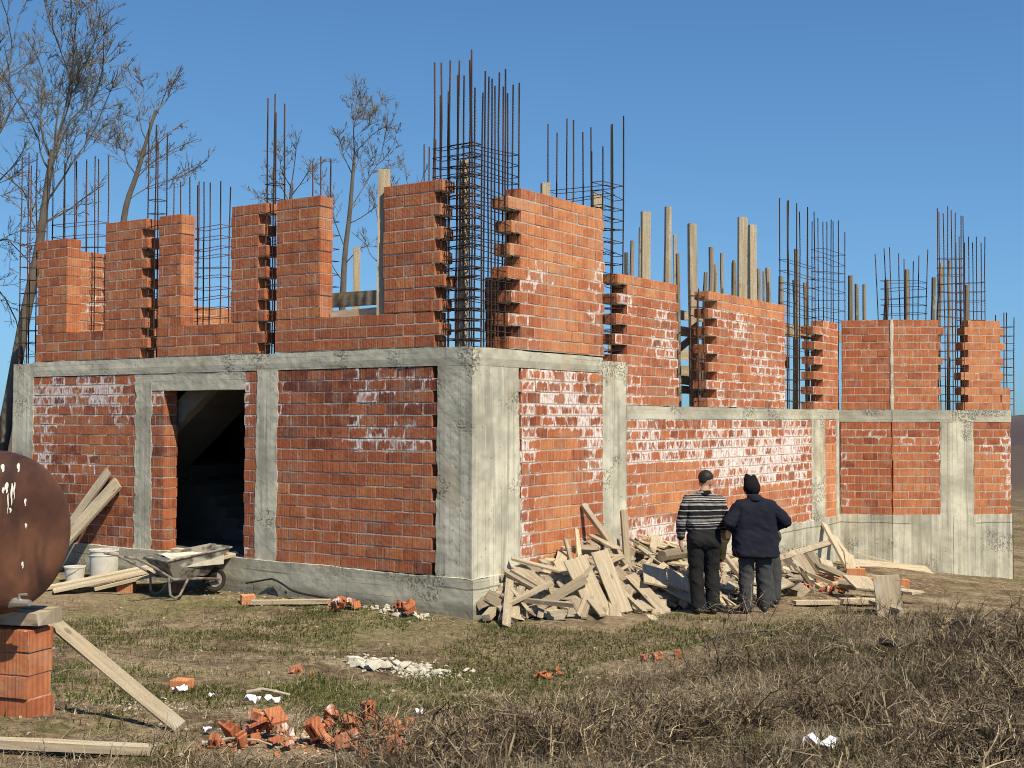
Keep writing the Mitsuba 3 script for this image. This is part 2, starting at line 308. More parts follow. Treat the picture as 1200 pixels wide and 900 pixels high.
_jig = [0, .004, .035]
def brick_mesh(P, s0, s1, z0, z1, d, W, tone, eff):
    tilt, yaw = random.gauss(0, .010), random.gauss(0, .006)
    cs = np.array([s0, s0 + .005, s0 + min(.045, (s1 - s0) * .3), s1 - min(.045, (s1 - s0) * .3), s1 - .005, s1])
    cz = np.array([z0, z0 + .004, z0 + .032, z1 - .032, z1 - .004, z1])
    S, Z = np.meshgrid(cs, cz, indexing='ij')
    D = np.full(S.shape, float(d)); D[[0, -1], :] -= .003; D[:, [0, -1]] -= .003
    S = S + rng.normal(0, .0012, S.shape); Z = Z + rng.normal(0, .0012, Z.shape)
    Z = Z + tilt * (S - (s0 + s1) / 2); D = D + yaw * (S - (s0 + s1) / 2)
    if random.random() < .16:  # a knocked-off corner
        a, b = random.choice((0, -1)), random.choice((0, -1)); D[a, b] -= .03; S[a, b] += .018 * (1 if a == 0 else -1); Z[a, b] += .016 * (1 if b == 0 else -1)
    rim = np.full(S.shape, 0.09); rim[2:4, 2:4] = -0.06
    v = P(S.ravel(), Z.ravel(), D.ravel())
    n = np.arange(36).reshape(6, 6)
    q = np.stack([n[:-1, :-1], n[1:, :-1], n[1:, 1:], n[:-1, 1:]], -1).reshape(-1, 4)
    e = np.array([eff(s, z) for s, z in zip(S.ravel(), Z.ravel())]) if callable(eff) else np.full(36, eff)
    e = np.where(e > 0.02, e + rim.ravel() * 1.9 + min(max(random.gauss(-.05, .10), -.3), .14), e)
    b = P(np.array([s0, s1, s1, s0]), np.array([z0, z0, z1, z1]), d - W)
    fr = P(np.array([s0, s1, s1, s0]), np.array([z0, z0, z1, z1]), d - .005)
    vv = np.vstack([v, b, fr])
    o, k = 36, 40
    q2 = np.array([[o + 1, o, o + 3, o + 2], [o, k, k + 3, o + 3], [k + 1, o + 1, o + 2, k + 2], [k + 3, k + 2, o + 2, o + 3], [o, o + 1, k + 1, k]])
    ee = np.concatenate([np.clip(e, 0, 1), np.clip(np.full(8, float(e.mean()) * .3), 0, 1)])
    uv = np.stack([np.full(len(vv), tone), ee], 1)
    return vv, np.vstack([q, q2]), uv

def panel(P, s0, s1, z0, nc, h, tl=0.0, tr=0.0, ph=0, tone=lambda s, z: .5, eff=0.0, W=.25, name='brick_wall', zcut=None, bl=.30, skip=(), parent=None):
    polys, todo = [], []
    for k in range(nc):
        a = s0 - ((tl + random.uniform(-.05, .03) * min(1, tl / .1)) if (k + ph) % 2 else 0) + random.uniform(-.010, .010)
        b = s1 + ((tr + random.uniform(-.05, .03) * min(1, tr / .1)) if (k + ph) % 2 else 0) + random.uniform(-.010, .010)
        za = z0 + k * h
        polys.append(sbox(a + .012, za - .001, b - .012, za + h - (.014 if k == nc - 1 else -.001)))
        off = (k % 2) * bl / 2 + random.uniform(-.02, .02)
        js = [a] + [j for j in np.arange(math.floor(a / bl) * bl - bl, b + bl, bl) + off if a + .07 < j < b - .07] + [b]
        for i, (p, q) in enumerate(zip(js[:-1], js[1:])):
            if (k, i) in skip or (k, i - len(js) + 1) in skip: continue
            todo.append((p, q, za, za + h))
    core = unary_union([g.buffer(.002, join_style=2) for g in polys]).buffer(-.002, join_style=2)
    ms = []
    for g in getattr(core, 'geoms', [core]):
        m = trimesh.creation.extrude_polygon(g, W - .02, engine='earcut')
        v = np.array(m.vertices)
        ms.append(tm(P(v[:, 0], v[:, 1], v[:, 2] - W + .0165), m.faces))
    key = put(name, cat_m(ms), 'm_mortar', parent or B)
    for p, q, za, zb in todo:
        j = random.uniform(.005, .008)
        sm, zm = (p + q) / 2, (za + zb) / 2
        t = tone(sm, zm) + random.gauss(0, .10)
        v, f, uv = brick_mesh(P, p + j * .8, q - j * .8, za + .005 + random.uniform(0, .004), zb - .009 + random.uniform(-.001, .001), min(max(random.gauss(.001, .002), -.001), .006), W, min(max(t, 0), 1), eff)
        put('brick', (v, f), 'm_brick', key, uv=np.vstack([uv]))
    return key

def gauss(s, z, c, w, a): return a * math.exp(-((s - c[0]) / w[0]) ** 2 - ((z - c[1]) / w[1]) ** 2)

def ragged(P, pts, d, depth, bs='m_concrete_v', amp=.018, res=.05, parent=None, name='concrete_column', seed=0, fixed=()):
    out = []
    for i in range(len(pts)):
        a, b = np.array(pts[i], float), np.array(pts[(i + 1) % len(pts)], float)
        L = np.linalg.norm(b - a); n = max(2, int(L / res))
        for k in range(n):
            p = a + (b - a) * k / n
            if i not in fixed and 0 < k:
                nn = np.array([(b - a)[1], -(b - a)[0]]) / L
                p = p + nn * (meshkit.fbm(np.array([p[0] * 9, p[1] * 9, seed * 3.3]), 3, seed) - .5) * 2 * amp
            out.append(p)
    g = Polygon(out).buffer(0)
    if g.geom_type != 'Polygon': g = max(g.geoms, key=lambda x: x.area)
    m = trimesh.creation.extrude_polygon(g, depth, engine='earcut')
    v = np.array(m.vertices)
    return put(name, tm(P(v[:, 0], v[:, 1], v[:, 2] - depth + d), m.faces), bs, parent or B)

def rough_box(P, s0, s1, z0, z1, d0, d1, res=.07, amp=.007, seed=0, top=.0):
    """A cast block: front, top and bottom as fine grids with small relief."""
    ns, nz = max(2, int((s1 - s0) / res)), max(2, int((z1 - z0) / res))
    nd = max(2, int((d1 - d0) / .12))
    prof = [(d0, z0)] + [(d0 + (d1 - d0) * i / nd, z0) for i in range(1, nd)] + [(d1, z0 + (z1 - z0) * i / nz) for i in range(nz + 1)] + [(d1 - (d1 - d0) * i / nd, z1) for i in range(1, nd)] + [(d0, z1)]
    prof = np.array(prof); S = np.linspace(s0, s1, ns + 1)
    ss, dd = np.meshgrid(S, prof[:, 0], indexing='ij'); _, zz = np.meshgrid(S, prof[:, 1], indexing='ij')
    q3 = np.stack([ss * 2.2, zz * 2.2, dd * 2.2 + seed * 7.7], -1)
    nzv = (meshkit.fbm(q3, 4, seed) - .5) * 2
    fr = np.isclose(dd, d1); tp = np.isclose(zz, z1)
    dd = dd + nzv * amp * fr
    zz = zz + np.where(tp, nzv * (amp + top) + np.abs(meshkit.fbm(q3 * 3.1, 3, seed + 1) - .5) * top, 0)
    n = np.arange(ss.size).reshape(ss.shape)
    q = np.stack([n[:-1, :-1], n[1:, :-1], n[1:, 1:], n[:-1, 1:]], -1).reshape(-1, 4)
    v = P(ss.ravel(), zz.ravel(), dd.ravel())
    f = np.vstack([q[:, [0, 1, 2]], q[:, [0, 2, 3]]])
    m = tm(v, f)
    ends = [box_sd(P, s0, s0 + .01, z0 + .002, z1 - .012, d0, d1 - .012), box_sd(P, s1 - .01, s1, z0 + .002, z1 - .012, d0, d1 - .012)]
    return cat_m([m] + ends)

H = .15
# --- lower storey, front (left) facade
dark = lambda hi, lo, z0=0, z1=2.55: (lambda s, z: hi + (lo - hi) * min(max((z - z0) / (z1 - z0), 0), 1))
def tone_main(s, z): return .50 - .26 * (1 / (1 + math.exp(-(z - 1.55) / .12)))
def eff_main(s, z):
    return min(.62, gauss(s, z, (-1.2, 1.66), (.75, .19), .62) + gauss(s, z, (-1.3, 2.3), (.9, .35), .42) + gauss(s, z, (-.6, 2.45), (.25, .3), .22) + gauss(s, z, (-3.1, 2.2), (.15, .4), .5) + gauss(s, z, (-1.8, 1.9), (.2, .5), .28))
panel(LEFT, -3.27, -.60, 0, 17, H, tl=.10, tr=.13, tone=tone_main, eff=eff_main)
panel(LEFT, -3.86, -3.62, 0, 17, H, tr=.10, tone=lambda s, z: .34, eff=lambda s, z: .22 + gauss(s, z, (-3.85, 2.3), (.1, .35), .5))
panel(LEFT, -5.79, -5.50, 0, 16, H, tl=.10, ph=1, tone=lambda s, z: .36, eff=lambda s, z: .12 + gauss(s, z, (-5.7, 2.3), (.3, .3), .4))
def eff_l(s, z):
    return min(.62, gauss(s, z, (-8.2, 2.3), (.9, .45), .54) + gauss(s, z, (-6.9, 2.35), (1.0, .35), .54) + gauss(s, z, (-8.35, 1.3), (.35, .9), .45) + gauss(s, z, (-7.6, 1.15), (.8, .4), .42) + gauss(s, z, (-6.4, 1.9), (.5, .4), .35))
panel(LEFT, -8.62, -6.12, 0, 17, H, tl=.10, tr=.10, tone=lambda s, z: .36 + .14 * math.exp(-((z - 1.5) / .45) ** 2) - (.12 if s < -7.4 and z < 1.2 else 0), eff=eff_l)
ragged(LEFT, [(-.54, 0), (.003, 0), (.003, 2.56), (-.52, 2.56)], .006, .26, seed=1, fixed=(0, 1, 2), amp=.035)
ragged(LEFT, [(-3.64, 0), (-3.25, 0), (-3.22, 2.56), (-3.62, 2.56)], .008, .25, seed=2, fixed=(0, 2), amp=.05)
ragged(LEFT, [(-6.14, -.02), (-5.76, -.02), (-5.76, 2.42), (-6.12, 2.42)], .008, .25, seed=3, fixed=(0, 2), amp=.05)
ragged(LEFT, [(-9.13, -.4), (-8.58, -.4), (-8.58, 2.76), (-9.10, 2.76)], .010, .28, seed=4, fixed=(0, 2, 3), amp=.04)
put('ring_beam', rough_box(LEFT, -8.60, .0045, 2.55, 2.775, -.26, .008, seed=5, top=.006), 'm_concrete_h', B)
put('door_lintel', rough_box(LEFT, -6.13, -3.84, 2.30, 2.547, -.262, .004, seed=6), 'm_concrete_h', B)
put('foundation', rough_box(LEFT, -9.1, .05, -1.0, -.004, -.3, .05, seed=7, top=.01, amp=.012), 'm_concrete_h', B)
# --- lower storey, right facade
def tone_r1(s, z):
    mid = math.exp(-((s - 1.95) / .55) ** 2) * (1 if z < 1.75 else 0)
    return .36 + .55 * mid * min(1, .5 + (1.75 - z) * .6)
def eff_r1(s, z):
    edge = max(0, 1 - mid_r1(s, z) * 1.5)
    return min(.66, .34 + gauss(s, z, (2.0, 2.3), (1.1, .45), .26) + edge * gauss(s, z, (2.8, 1.5), (.4, .6), .34) + edge * gauss(s, z, (1.2, .3), (.3, .8), .32) + gauss(s, z, (2.6, .15), (.6, .18), .4) + gauss(s, z, (1.35, 1.55), (.3, .15), .3)) * (.25 + .75 * edge)
def mid_r1(s, z): return math.exp(-((s - 1.95) / .5) ** 2) * (1 if z < 1.7 else 0)
panel(RIGHT, 1.05, 3.10, 0, 17, H, tl=.22, tone=tone_r1, eff=eff_r1)
def eff_r2(s, z):
    t = math.exp(-((s - 5.2) / 1.2) ** 2) * (1 if .45 < z < 1.25 else 0) + math.exp(-((s - 8.4) / 1.3) ** 2) * (1 if .2 < z < .75 else 0)
    return min(.74, .40 + gauss(s, z, (8.6, 1.3), (2.9, .55), .37) + gauss(s, z, (4.3, .8), (.35, 1.2), .24) + gauss(s, z, (6.5, 1.2), (1.2, .25), .22) + gauss(s, z, (5, .15), (1.6, .22), .3)) * max(.15, 1 - .95 * t)
def tone_r2(s, z):
    t = math.exp(-((s - 5.2) / 1.2) ** 2) * (1 if .45 < z < 1.25 else 0) + math.exp(-((s - 8.6) / 1.6) ** 2) * (1 if .15 < z < .85 else 0)
    return .38 + .46 * min(t, 1)
panel(RIGHT, 3.72, 10.93, 0, 12, 1.91 / 12, tl=.04, tr=.03, tone=tone_r2, eff=eff_r2, bl=.30)
panel(RIGHT, 11.58, 12.22, 0, 12, 1.91 / 12, tl=.04, tone=lambda s, z: .85 if z < 1.4 else .45, eff=lambda s, z: .30 if s > 12 else .1 + gauss(s, z, (11.9, 1.8), (.6, .25), .4))
ragged(RIGHT, [(-.003, -.02), (1.04, -.02), (.98, 2.56), (-.003, 2.56)], .006, .26, seed=8, fixed=(0, 2, 3), amp=.05)
ragged(RIGHT, [(3.08, -.02), (3.74, -.02), (3.74, 2.72), (3.06, 2.72)], .007, .26, seed=9, fixed=(0, 2), amp=.035)
ragged(RIGHT, [(10.90, -.02), (11.60, -.02), (11.60, 1.92), (10.90, 1.92)], .007, .26, seed=10, fixed=(0, 2), amp=.03)
ragged(RIGHT, [(12.20, -.02), (12.365, -.02), (12.365, 1.92), (12.22, 1.92)], .007, .26, seed=11, fixed=(0, 1, 2), amp=.03)
put('ring_beam', rough_box(RIGHT, -.0045, 3.07, 2.55, 2.765, -.26, .0085, seed=12, top=.012), 'm_concrete_h', B)
put('ring_beam', rough_box(RIGHT, 3.745, 12.37, 1.91, 2.10, -.26, .009, seed=13, top=.006), 'm_concrete_h', B)
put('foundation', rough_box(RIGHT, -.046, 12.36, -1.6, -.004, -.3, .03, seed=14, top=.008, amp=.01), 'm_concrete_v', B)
# --- bay
_b0 = (0.0, 12.372)
BA = Plane(_b0, 22); _b1 = tuple((BA.o + BA.t * 1.02)[:2])
BB = Plane(_b1, 36); _b2 = tuple((BB.o + BB.t * 1.20)[:2])
BC = Plane(_b2, 46); _b3 = tuple((BC.o + BC.t * 1.30)[:2])
BD = Plane(_b3, 115)
zb, hb = .03, (1.87 - .03) / 12
panel(BA, .03, 1.015, zb, 12, hb, tone=lambda s, z: .42 if z > .4 else .5, eff=lambda s, z: .08 + gauss(s, z, (.1, .8), (.2, 1), .3) + gauss(s, z, (.75, 1.55), (.25, .2), .38))
panel(BB, .005, .96, zb, 12, hb, ph=1, tone=lambda s, z: .66 if z < 1.5 else .4, eff=lambda s, z: .06 + gauss(s, z, (.93, .8), (.12, 1), .38) + gauss(s, z, (.5, 1.5), (.5, .2), .3))
panel(BC, .46, 1.29, zb, 12, hb, tone=lambda s, z: .72 if z < 1.3 else .42, eff=lambda s, z: .08 + gauss(s, z, (1.2, .9), (.15, 1), .42) + gauss(s, z, (.8, 1.45), (.5, .22), .36))
ragged(BB, [(.95, -.02), (1.20, -.02), (1.20, 1.88), (.96, 1.88)], .006, .25, seed=15, fixed=(0, 1, 2), amp=.03)
ragged(BC, [(0, -.02), (.47, -.02), (.46, 1.88), (0, 1.88)], .008, .25, seed=16, fixed=(0, 2, 3), amp=.025)
for PP, L, sd in ((BA, 1.02, 17), (BB, 1.20, 18), (BC, 1.30, 19)):
    put('ring_beam', rough_box(PP, .004, L - .003, 1.87, 2.10, -.24, .01, seed=sd), 'm_concrete_h', B)
    put('foundation', rough_box(PP, .002, L - .002, -2.2, .03, -.24, .02, seed=sd + 20, top=.01), 'm_concrete_v', B)
put('foundation', rough_box(BD, 0, 3.0, -2.4, .03, -.24, .02, seed=44), 'm_concrete_v', B)
panel(BD, .25, 2.9, zb, 12, hb, tone=lambda s, z: .6, eff=.1)
put('ring_beam', rough_box(BD, .004, 3.0, 1.87, 2.10, -.24, .01, seed=45), 'm_concrete_h', B)
# --- upper storey, front facade
HU, ZU = .1467, 2.785
tU = lambda s, z: .58
panel(LEFT, -8.55, -6.03, ZU, 3, HU, tr=.14, tone=tU)
panel(LEFT, -8.50, -7.77, ZU + 3 * HU, 10, HU, tl=.06, tone=tU)
panel(LEFT, -6.86, -6.03, ZU + 3 * HU, 11, HU, tr=.14, ph=1, tone=tU)
panel(LEFT, -5.68, -3.62, ZU, 3, HU, tr=.14, tone=tU)
panel(LEFT, -5.66, -5.16, ZU + 3 * HU, 11, HU, tone=tU, ph=1)
panel(LEFT, -4.15, -3.62, ZU + 3 * HU, 11, HU, tr=.14, ph=1, tone=lambda s, z: .52)
panel(LEFT, -3.30, -.58, ZU, 3, HU, tr=.13, tone=lambda s, z: .54)
panel(LEFT, -3.28, -2.48, ZU + 3 * HU, 11, HU, ph=1, tone=lambda s, z: .56)
panel(LEFT, -1.40, -.58, ZU + 3 * HU, 11, HU, tr=.13, ph=1, tone=lambda s, z: .56)
# --- upper storey, right facade
def eff_u1(s, z): return min(.5, (gauss(s, z, (1.25, 3.4), (.35, .6), .40) + gauss(s, z, (2.9, 3.5), (.35, .6), .40) + .06))
panel(RIGHT, 1.02, 3.08, ZU, 14, HU, tl=.26, tr=.05, ph=1, tone=lambda s, z: (.78 if z > 3.85 else .48 + .38 * math.exp(-((s - 2.1) / .6) ** 2)), eff=eff_u1)
HS, ZS = 1.885 / 13, 2.108
effS = lambda s, z: .37 + .10 * math.sin(s * 2.1 + z * 3) - (.22 if z > 3.72 else 0)
panel(RIGHT, 3.76, 5.33, ZS, 13, HS, tl=.32, tr=.06, ph=1, tone=lambda s, z: .78 if z > 3.72 else .48, eff=effS)
panel(RIGHT, 6.76, 9.62, ZS, 13, HS, tl=.36, tr=.05, ph=1, tone=lambda s, z: .80 if z > 3.72 else .50, eff=effS)
panel(RIGHT, 11.52, 12.35, ZS, 12, HS, tl=.5, ph=1, tone=lambda s, z: .52, eff=lambda s, z: .26)
# --- upper storey, bay
tb = lambda s, z: .50
panel(BA, .06, 1.015, ZS, 12, .1495, tone=lambda s, z: .50, eff=.10)
panel(BB, .005, .93, ZS, 12, .1495, tr=.09, ph=1, tone=lambda s, z: .58, eff=.12)
panel(BC, .36, 1.08, ZS, 12, .1495, tl=.14, tr=.08, ph=1, tone=lambda s, z: .76, eff=.10)
panel(BC, 1.10, 1.29, ZS, 3, .1495, tone=lambda s, z: .6)
ragged(BB, [(-.03, ZS), (.035, ZS), (.03, 3.9), (-.025, 3.9)], .012, .06, seed=23, amp=.02, name='mortar_seam')
# --- inside: slabs, floor, side and partition walls, staircase
put('floor_slab', box_sd(LEFT, -8.85, -.265, 2.56, 2.765, -3.62, -.265), 'm_concrete_shaded', B)
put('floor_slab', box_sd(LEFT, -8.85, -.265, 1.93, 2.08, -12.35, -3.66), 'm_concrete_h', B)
put('ground_floor', box_sd(LEFT, -8.85, -.265, -.2, -.01, -3.62, -.262), 'm_concrete_shaded', B)
put('inner_wall', box_sd(LEFT, -9.05, -.265, -.6, 2.555, -3.86, -3.63), 'm_concrete_shaded', B)
put('inner_wall', box_sd(LEFT, -9.1, -8.86, -.6, 2.555, -3.62, -.29), 'm_concrete_shaded', B)
put('inner_wall', box_sd(LEFT, -9.1, -8.86, -1.0, 1.92, -12.3, -3.87), 'm_concrete_shaded', B)
SIDE = Plane((-8.87, 0), 90)
panel(SIDE, .95, 2.3, ZU, 13, HU, tone=lambda s, z: .62, eff=lambda s, z: .12 + gauss(s, z, (1.4, 3.9), (.4, .3), .35))
panel(SIDE, 2.3, 5.0, ZU, 8, HU, tone=lambda s, z: .7)
INN = Plane((0, 1.6), 0)
panel(INN, -.97, -.62, ZU, 7, HU, tone=lambda s, z: .45)
BKW = Plane((-1.6, 6.2), 90)
panel(Plane((0, 11.2), 0), -2.6, -1.0, 2.085, 8, HS, tone=lambda s, z: .5)
# stairs: lower flight climbs to the left, upper flight back to the right
stair = put('staircase', box_sd(LEFT, -8.3, -6.7, .97, 1.15, -3.0, -.32), 'm_concrete_shaded', B)
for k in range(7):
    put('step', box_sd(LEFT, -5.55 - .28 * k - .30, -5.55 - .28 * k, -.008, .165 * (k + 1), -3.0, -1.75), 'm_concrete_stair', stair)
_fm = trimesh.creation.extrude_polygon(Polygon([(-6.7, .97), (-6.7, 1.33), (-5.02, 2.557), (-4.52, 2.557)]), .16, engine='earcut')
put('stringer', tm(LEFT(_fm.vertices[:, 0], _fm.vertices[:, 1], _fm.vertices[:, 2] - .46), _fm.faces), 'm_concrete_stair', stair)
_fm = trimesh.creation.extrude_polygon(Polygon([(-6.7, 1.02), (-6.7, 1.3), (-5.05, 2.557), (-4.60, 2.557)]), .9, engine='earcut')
put('flight', tm(LEFT(_fm.vertices[:, 0], _fm.vertices[:, 1], _fm.vertices[:, 2] - 1.37), _fm.faces), 'm_concrete_shaded', stair)

# ------------------------------------------------------------------ reinforcement cages
def rebar_cage(bars, loops, zs, label, group='rebar cages rising from the walls', r=.0105, rt=.0055):
    k = thing('rebar_cage', label, 'rebar', group)
    for x, y, z0, z1, *lean in bars:
        lx, ly = lean if lean else (random.gauss(0, .012), random.gauss(0, .012))
        t = np.linspace(0, 1, 6)
        wob = rng.normal(0, .004, (6, 2)); wob[0] = 0
        pts = np.stack([x + lx * t ** 1.5 + wob[:, 0], y + ly * t ** 1.5 + wob[:, 1], z0 + (z1 - z0) * t], 1)
        put('bar', tube(pts, r, 6), 'm_rebar', k)
    for lp in loops:
        lp = np.array(lp, float)
        for z in zs:
            zz = z + random.gauss(0, .012); tl = rng.normal(0, .010, 2)
            pts = [np.array([p[0], p[1], zz + tl @ (p - lp.mean(0)) * 4]) for p in lp]
            pts = np.array(pts + [pts[0], pts[0] + (pts[1] - pts[0]) * .25])
            put('tie', tube(pts, rt, 4), 'm_rebar', k)
    return k

def rect(x0, x1, y0, y1): return [(x0, y0), (x1, y0), (x1, y1), (x0, y1)]
def corners(x0, x1, y0, y1, z0, tops):
    c = rect(x0, x1, y0, y1); return [(c[i][0], c[i][1], z0, tops[i % len(tops)]) for i in range(4)]
AR = np.arange
G_ = None
# corner column
bars = []
for x in (-.64, -.52, -.40, -.28): bars += [(x, .05, 2.7, random.uniform(5.95, 6.35)), (x, .20, 2.7, random.uniform(5.9, 6.2))]
bars += [(-.05, .05, 2.7, 6.36), (-.20, .20, 2.7, 6.30)]
for y in (.30, .45, .60, .75, .90, 1.04): bars += [(-.05, y, 2.7, random.uniform(6.1, 6.4)), (-.20, y, 2.7, random.uniform(5.95, 6.2))]
rebar_cage(bars, [rect(-.65, -.03, .04, .21), rect(-.21, -.04, .04, 1.05), rect(-.41, -.03, .035, .215)], AR(2.86, 5.35, .125), 'tall dense rebar cage with many bars and ties on the near building corner', None)
# left corner and the ones behind it
rebar_cage(corners(-9.05, -8.62, .05, .22, 2.6, [6.1, 6.12, 6.05, 6.0]) + [(-8.85, .05, 2.6, 6.15)], [rect(-9.06, -8.61, .04, .23)], AR(2.9, 4.9, .2), 'slim rebar cage at the far left end of the front wall beside a tree trunk', None)
rebar_cage([(x, y, 2.7, 6.3 + random.uniform(-.1, .1)) for x in (-9.9, -9.6, -9.3, -9.0, -8.75) for y in (1.25, 1.5)], [rect(-9.92, -8.73, 1.24, 1.51)], AR(2.9, 5.3, .19), 'wide rebar cage behind the leftmost brick pier', None)
rebar_cage([(-5.95, .06, 2.7, 6.15), (-5.80, .05, 2.7, 6.2), (-5.75, .2, 2.7, 6.1), (-5.92, .2, 2.7, 6.0)], [rect(-5.96, -5.74, .05, .21)], AR(2.9, 5.3, .2), 'rebar cage in the toothed gap between second and third front brick piers', None)
rebar_cage([(-7.7, 2.0, 2.7, 5.85), (-7.5, 2.0, 2.7, 5.85), (-7.28, 2.0, 2.7, 5.9), (-7.3, 2.2, 2.7, 5.8)], [rect(-7.71, -7.27, 1.99, 2.21)], AR(2.9, 5.0, .2), 'rebar cage standing behind the third brick pier of the front wall', None)
rebar_cage([(-6.22, 1.25, 2.7, 5.6), (-6.18, 1.32, 2.7, 5.6), (-5.95, 1.25, 2.7, 5.55), (-5.72, 1.25, 2.7, 5.55), (-5.75, 1.45, 2.7, 5.5)], [rect(-6.3, -5.71, 1.24, 1.46)], AR(3.0, 5.0, .155), 'rebar cage seen whole in the window gap right of the third brick pier', None)
rebar_cage([(-3.52, .05, 2.7, 6.27), (-3.40, .05, 2.7, 6.31), (-3.33, .20, 2.7, 6.2), (-3.5, .2, 2.7, 6.1)], [rect(-3.54, -3.32, .04, .21)], AR(2.9, 5.3, .2), 'tall rebar cage of few bars in the middle toothed gap of the front wall', None)
rebar_cage([(-4.51, 2.0, 2.7, 5.85), (-4.34, 2.0, 2.7, 5.9), (-4.33, 2.2, 2.7, 5.9), (-4.16, 2.0, 2.7, 5.82)], [rect(-4.52, -4.15, 1.99, 2.21)], AR(2.9, 5.0, .2), 'rebar tips rising behind the fifth brick pier of the front wall', None)
rebar_cage([(-2.5, 2.2, 2.7, 5.9), (-2.4, 2.2, 2.7, 5.85), (-2.3, 2.2, 2.7, 5.95), (-2.2, 2.2, 2.7, 5.92)], [rect(-2.51, -2.19, 2.19, 2.36)], AR(2.9, 5.0, .2), 'short rebar tips behind the brick pier left of the corner cage', None)
# right facade column 3.1 .. 3.7, running back into the building
bars = [(-.05, 3.12, 2.6, 5.75), (-.05, 3.4, 2.6, 6.1), (-.05, 3.72, 2.6, 6.3), (-.2, 3.14, 2.6, 5.7), (-.2, 3.70, 2.6, 6.2)]
bars += [(x, y, 2.6, random.uniform(6.0, 6.3)) for x in (-.45, -.75, -1.05) for y in (3.3, 3.5)]
rebar_cage(bars, [rect(-.21, -.04, 3.11, 3.73), rect(-1.06, -.05, 3.29, 3.51)], AR(2.85, 5.35, .16), 'rebar cage rising behind the right edge of the tall corner brick wall', None)
# narrow column beside the P9 wall
rebar_cage([(-.06, 6.2, 2.0, 4.0), (-.06, 6.42, 2.0, 3.9), (-.2, 6.2, 2.0, 4.0), (-.2, 6.42, 2.0, 3.95)], [rect(-.21, -.05, 6.19, 6.43)], AR(2.2, 4.0, .17), 'low thin rebar cage in the timber filled gap of the right wall', None)
bars = [(x, y, 2.0, random.uniform(5.75, 6.05)) for y in (9.85, 10.3, 10.8, 11.25) for x in (-.05, -.2)]
rebar_cage(bars, [rect(-.21, -.04, 9.84, 11.26)], AR(2.25, 5.0, .2), 'wide rebar cage in the gap right of the largest white stained wall', None)
rebar_cage([(x, y, 2.0, random.uniform(5.9, 6.3)) for y in (12.75, 13.15, 13.6, 14.0) for x in (-.45, -.7)], [rect(-.71, -.44, 12.74, 14.01)], AR(4.0, 5.4, .2), 'rebar cage rising behind the inner corner of the bay', None)
rebar_cage([(.43 + .1 * i, 13.7 + .07 * i + .12 * (i % 2), 2.0, 5.35 + .15 * math.sin(i), (-.12 + .03 * i), -.02) for i in range(8)], [rect(.42, 1.2, 13.68, 14.3)], AR(4.1, 4.8, .17), 'fanned out rebar bars behind the middle of the bay wall', None)
_c = BB.o + BB.t * 1.02 - BB.n * .08
rebar_cage([(*(BB.o + BB.t * s - BB.n * d)[:2], 2.0, random.uniform(5.95, 6.2)) for s in (1.0, 1.15, 1.3, 1.47) for d in (.05, .2)], [[tuple((BB.o + BB.t * s - BB.n * d)[:2]) for s, d in ((.99, .04), (1.48, .04), (1.48, .21), (.99, .21))]], AR(2.25, 5.2, .17), 'tall rebar cage in the gap between the two bay brick walls', None)
rebar_cage([(1.71 + .14 * i, 14.9 + .1 * i, 2.0, 5.75) for i in range(4)] + [(1.6 + .14 * i, 15.05 + .1 * i, 2.0, 5.65) for i in range(4)], [[(1.7, 14.9), (2.14, 15.2), (2.03, 15.36), (1.59, 15.05)]], AR(4.0, 5.0, .2), 'rebar cage standing behind the rightmost bay brick wall', None)
rebar_cage([(2.47, 14.64, 2.0, 4.05), (2.60, 14.74, 2.0, 4.1), (2.66, 14.73, 2.0, 4.1), (2.77, 14.85, 2.0, 4.0)], [[(2.46, 14.63), (2.78, 14.85), (2.68, 14.98), (2.36, 14.78)]], AR(2.2, 3.9, .16), 'low ladder like rebar cage at the far right end of the building', None)

# ------------------------------------------------------------------ wood
def wood_box(L, W, Tk, tone, ends=.01, bend=0.0, rnd=False):
    """A board along local x with its own grain coordinates; returns vertices, faces, uv."""
    n = 5
    x = np.linspace(-L / 2, L / 2, n)
    base = int(round(tone * 15)) * 10 + 2 + random.random() * 3
    V, F, U = [], [], []
    e0, e1 = rng.uniform(-ends, ends, 4), rng.uniform(-ends, ends, 4)
    cy = np.array([-1, 1, 1, -1]) * W / 2; cz = np.array([-1, -1, 1, 1]) * Tk / 2
    ring = []
    jit = rng.normal(0, .002, (n, 4, 2))
    for i in range(n):
        xs = np.full(4, x[i]) + (e0 if i == 0 else e1 if i == n - 1 else 0)
        z = cz + bend * (1 - (2 * x[i] / L) ** 2)
        ring.append(np.stack([xs, cy + jit[i, :, 0], z + jit[i, :, 1]], 1))
    for k in range(4):
        a, b = k, (k + 1) % 4
        o = len(V)
        for i in range(n):
            V += [ring[i][a], ring[i][b]]
            w = W if k in (0, 2) else Tk
            U += [[base + x[i] + L / 2, k * .37], [base + x[i] + L / 2, k * .37 + w]]
        for i in range(n - 1):
            F += [[o + 2 * i, o + 2 * i + 2, o + 2 * i + 3], [o + 2 * i, o + 2 * i + 3, o + 2 * i + 1]]
    for i, fl in ((0, 0), (n - 1, 1)):
        o = len(V)
        V += list(ring[i]); U += [[base, cy[j] * .3 + .5] for j in range(4)]
        F += [[o, o + 1, o + 2], [o, o + 2, o + 3]] if fl == 1 else [[o, o + 2, o + 1], [o, o + 3, o + 2]]
    f = np.array(F); v = np.array(V)
    return v, f, np.array(U)

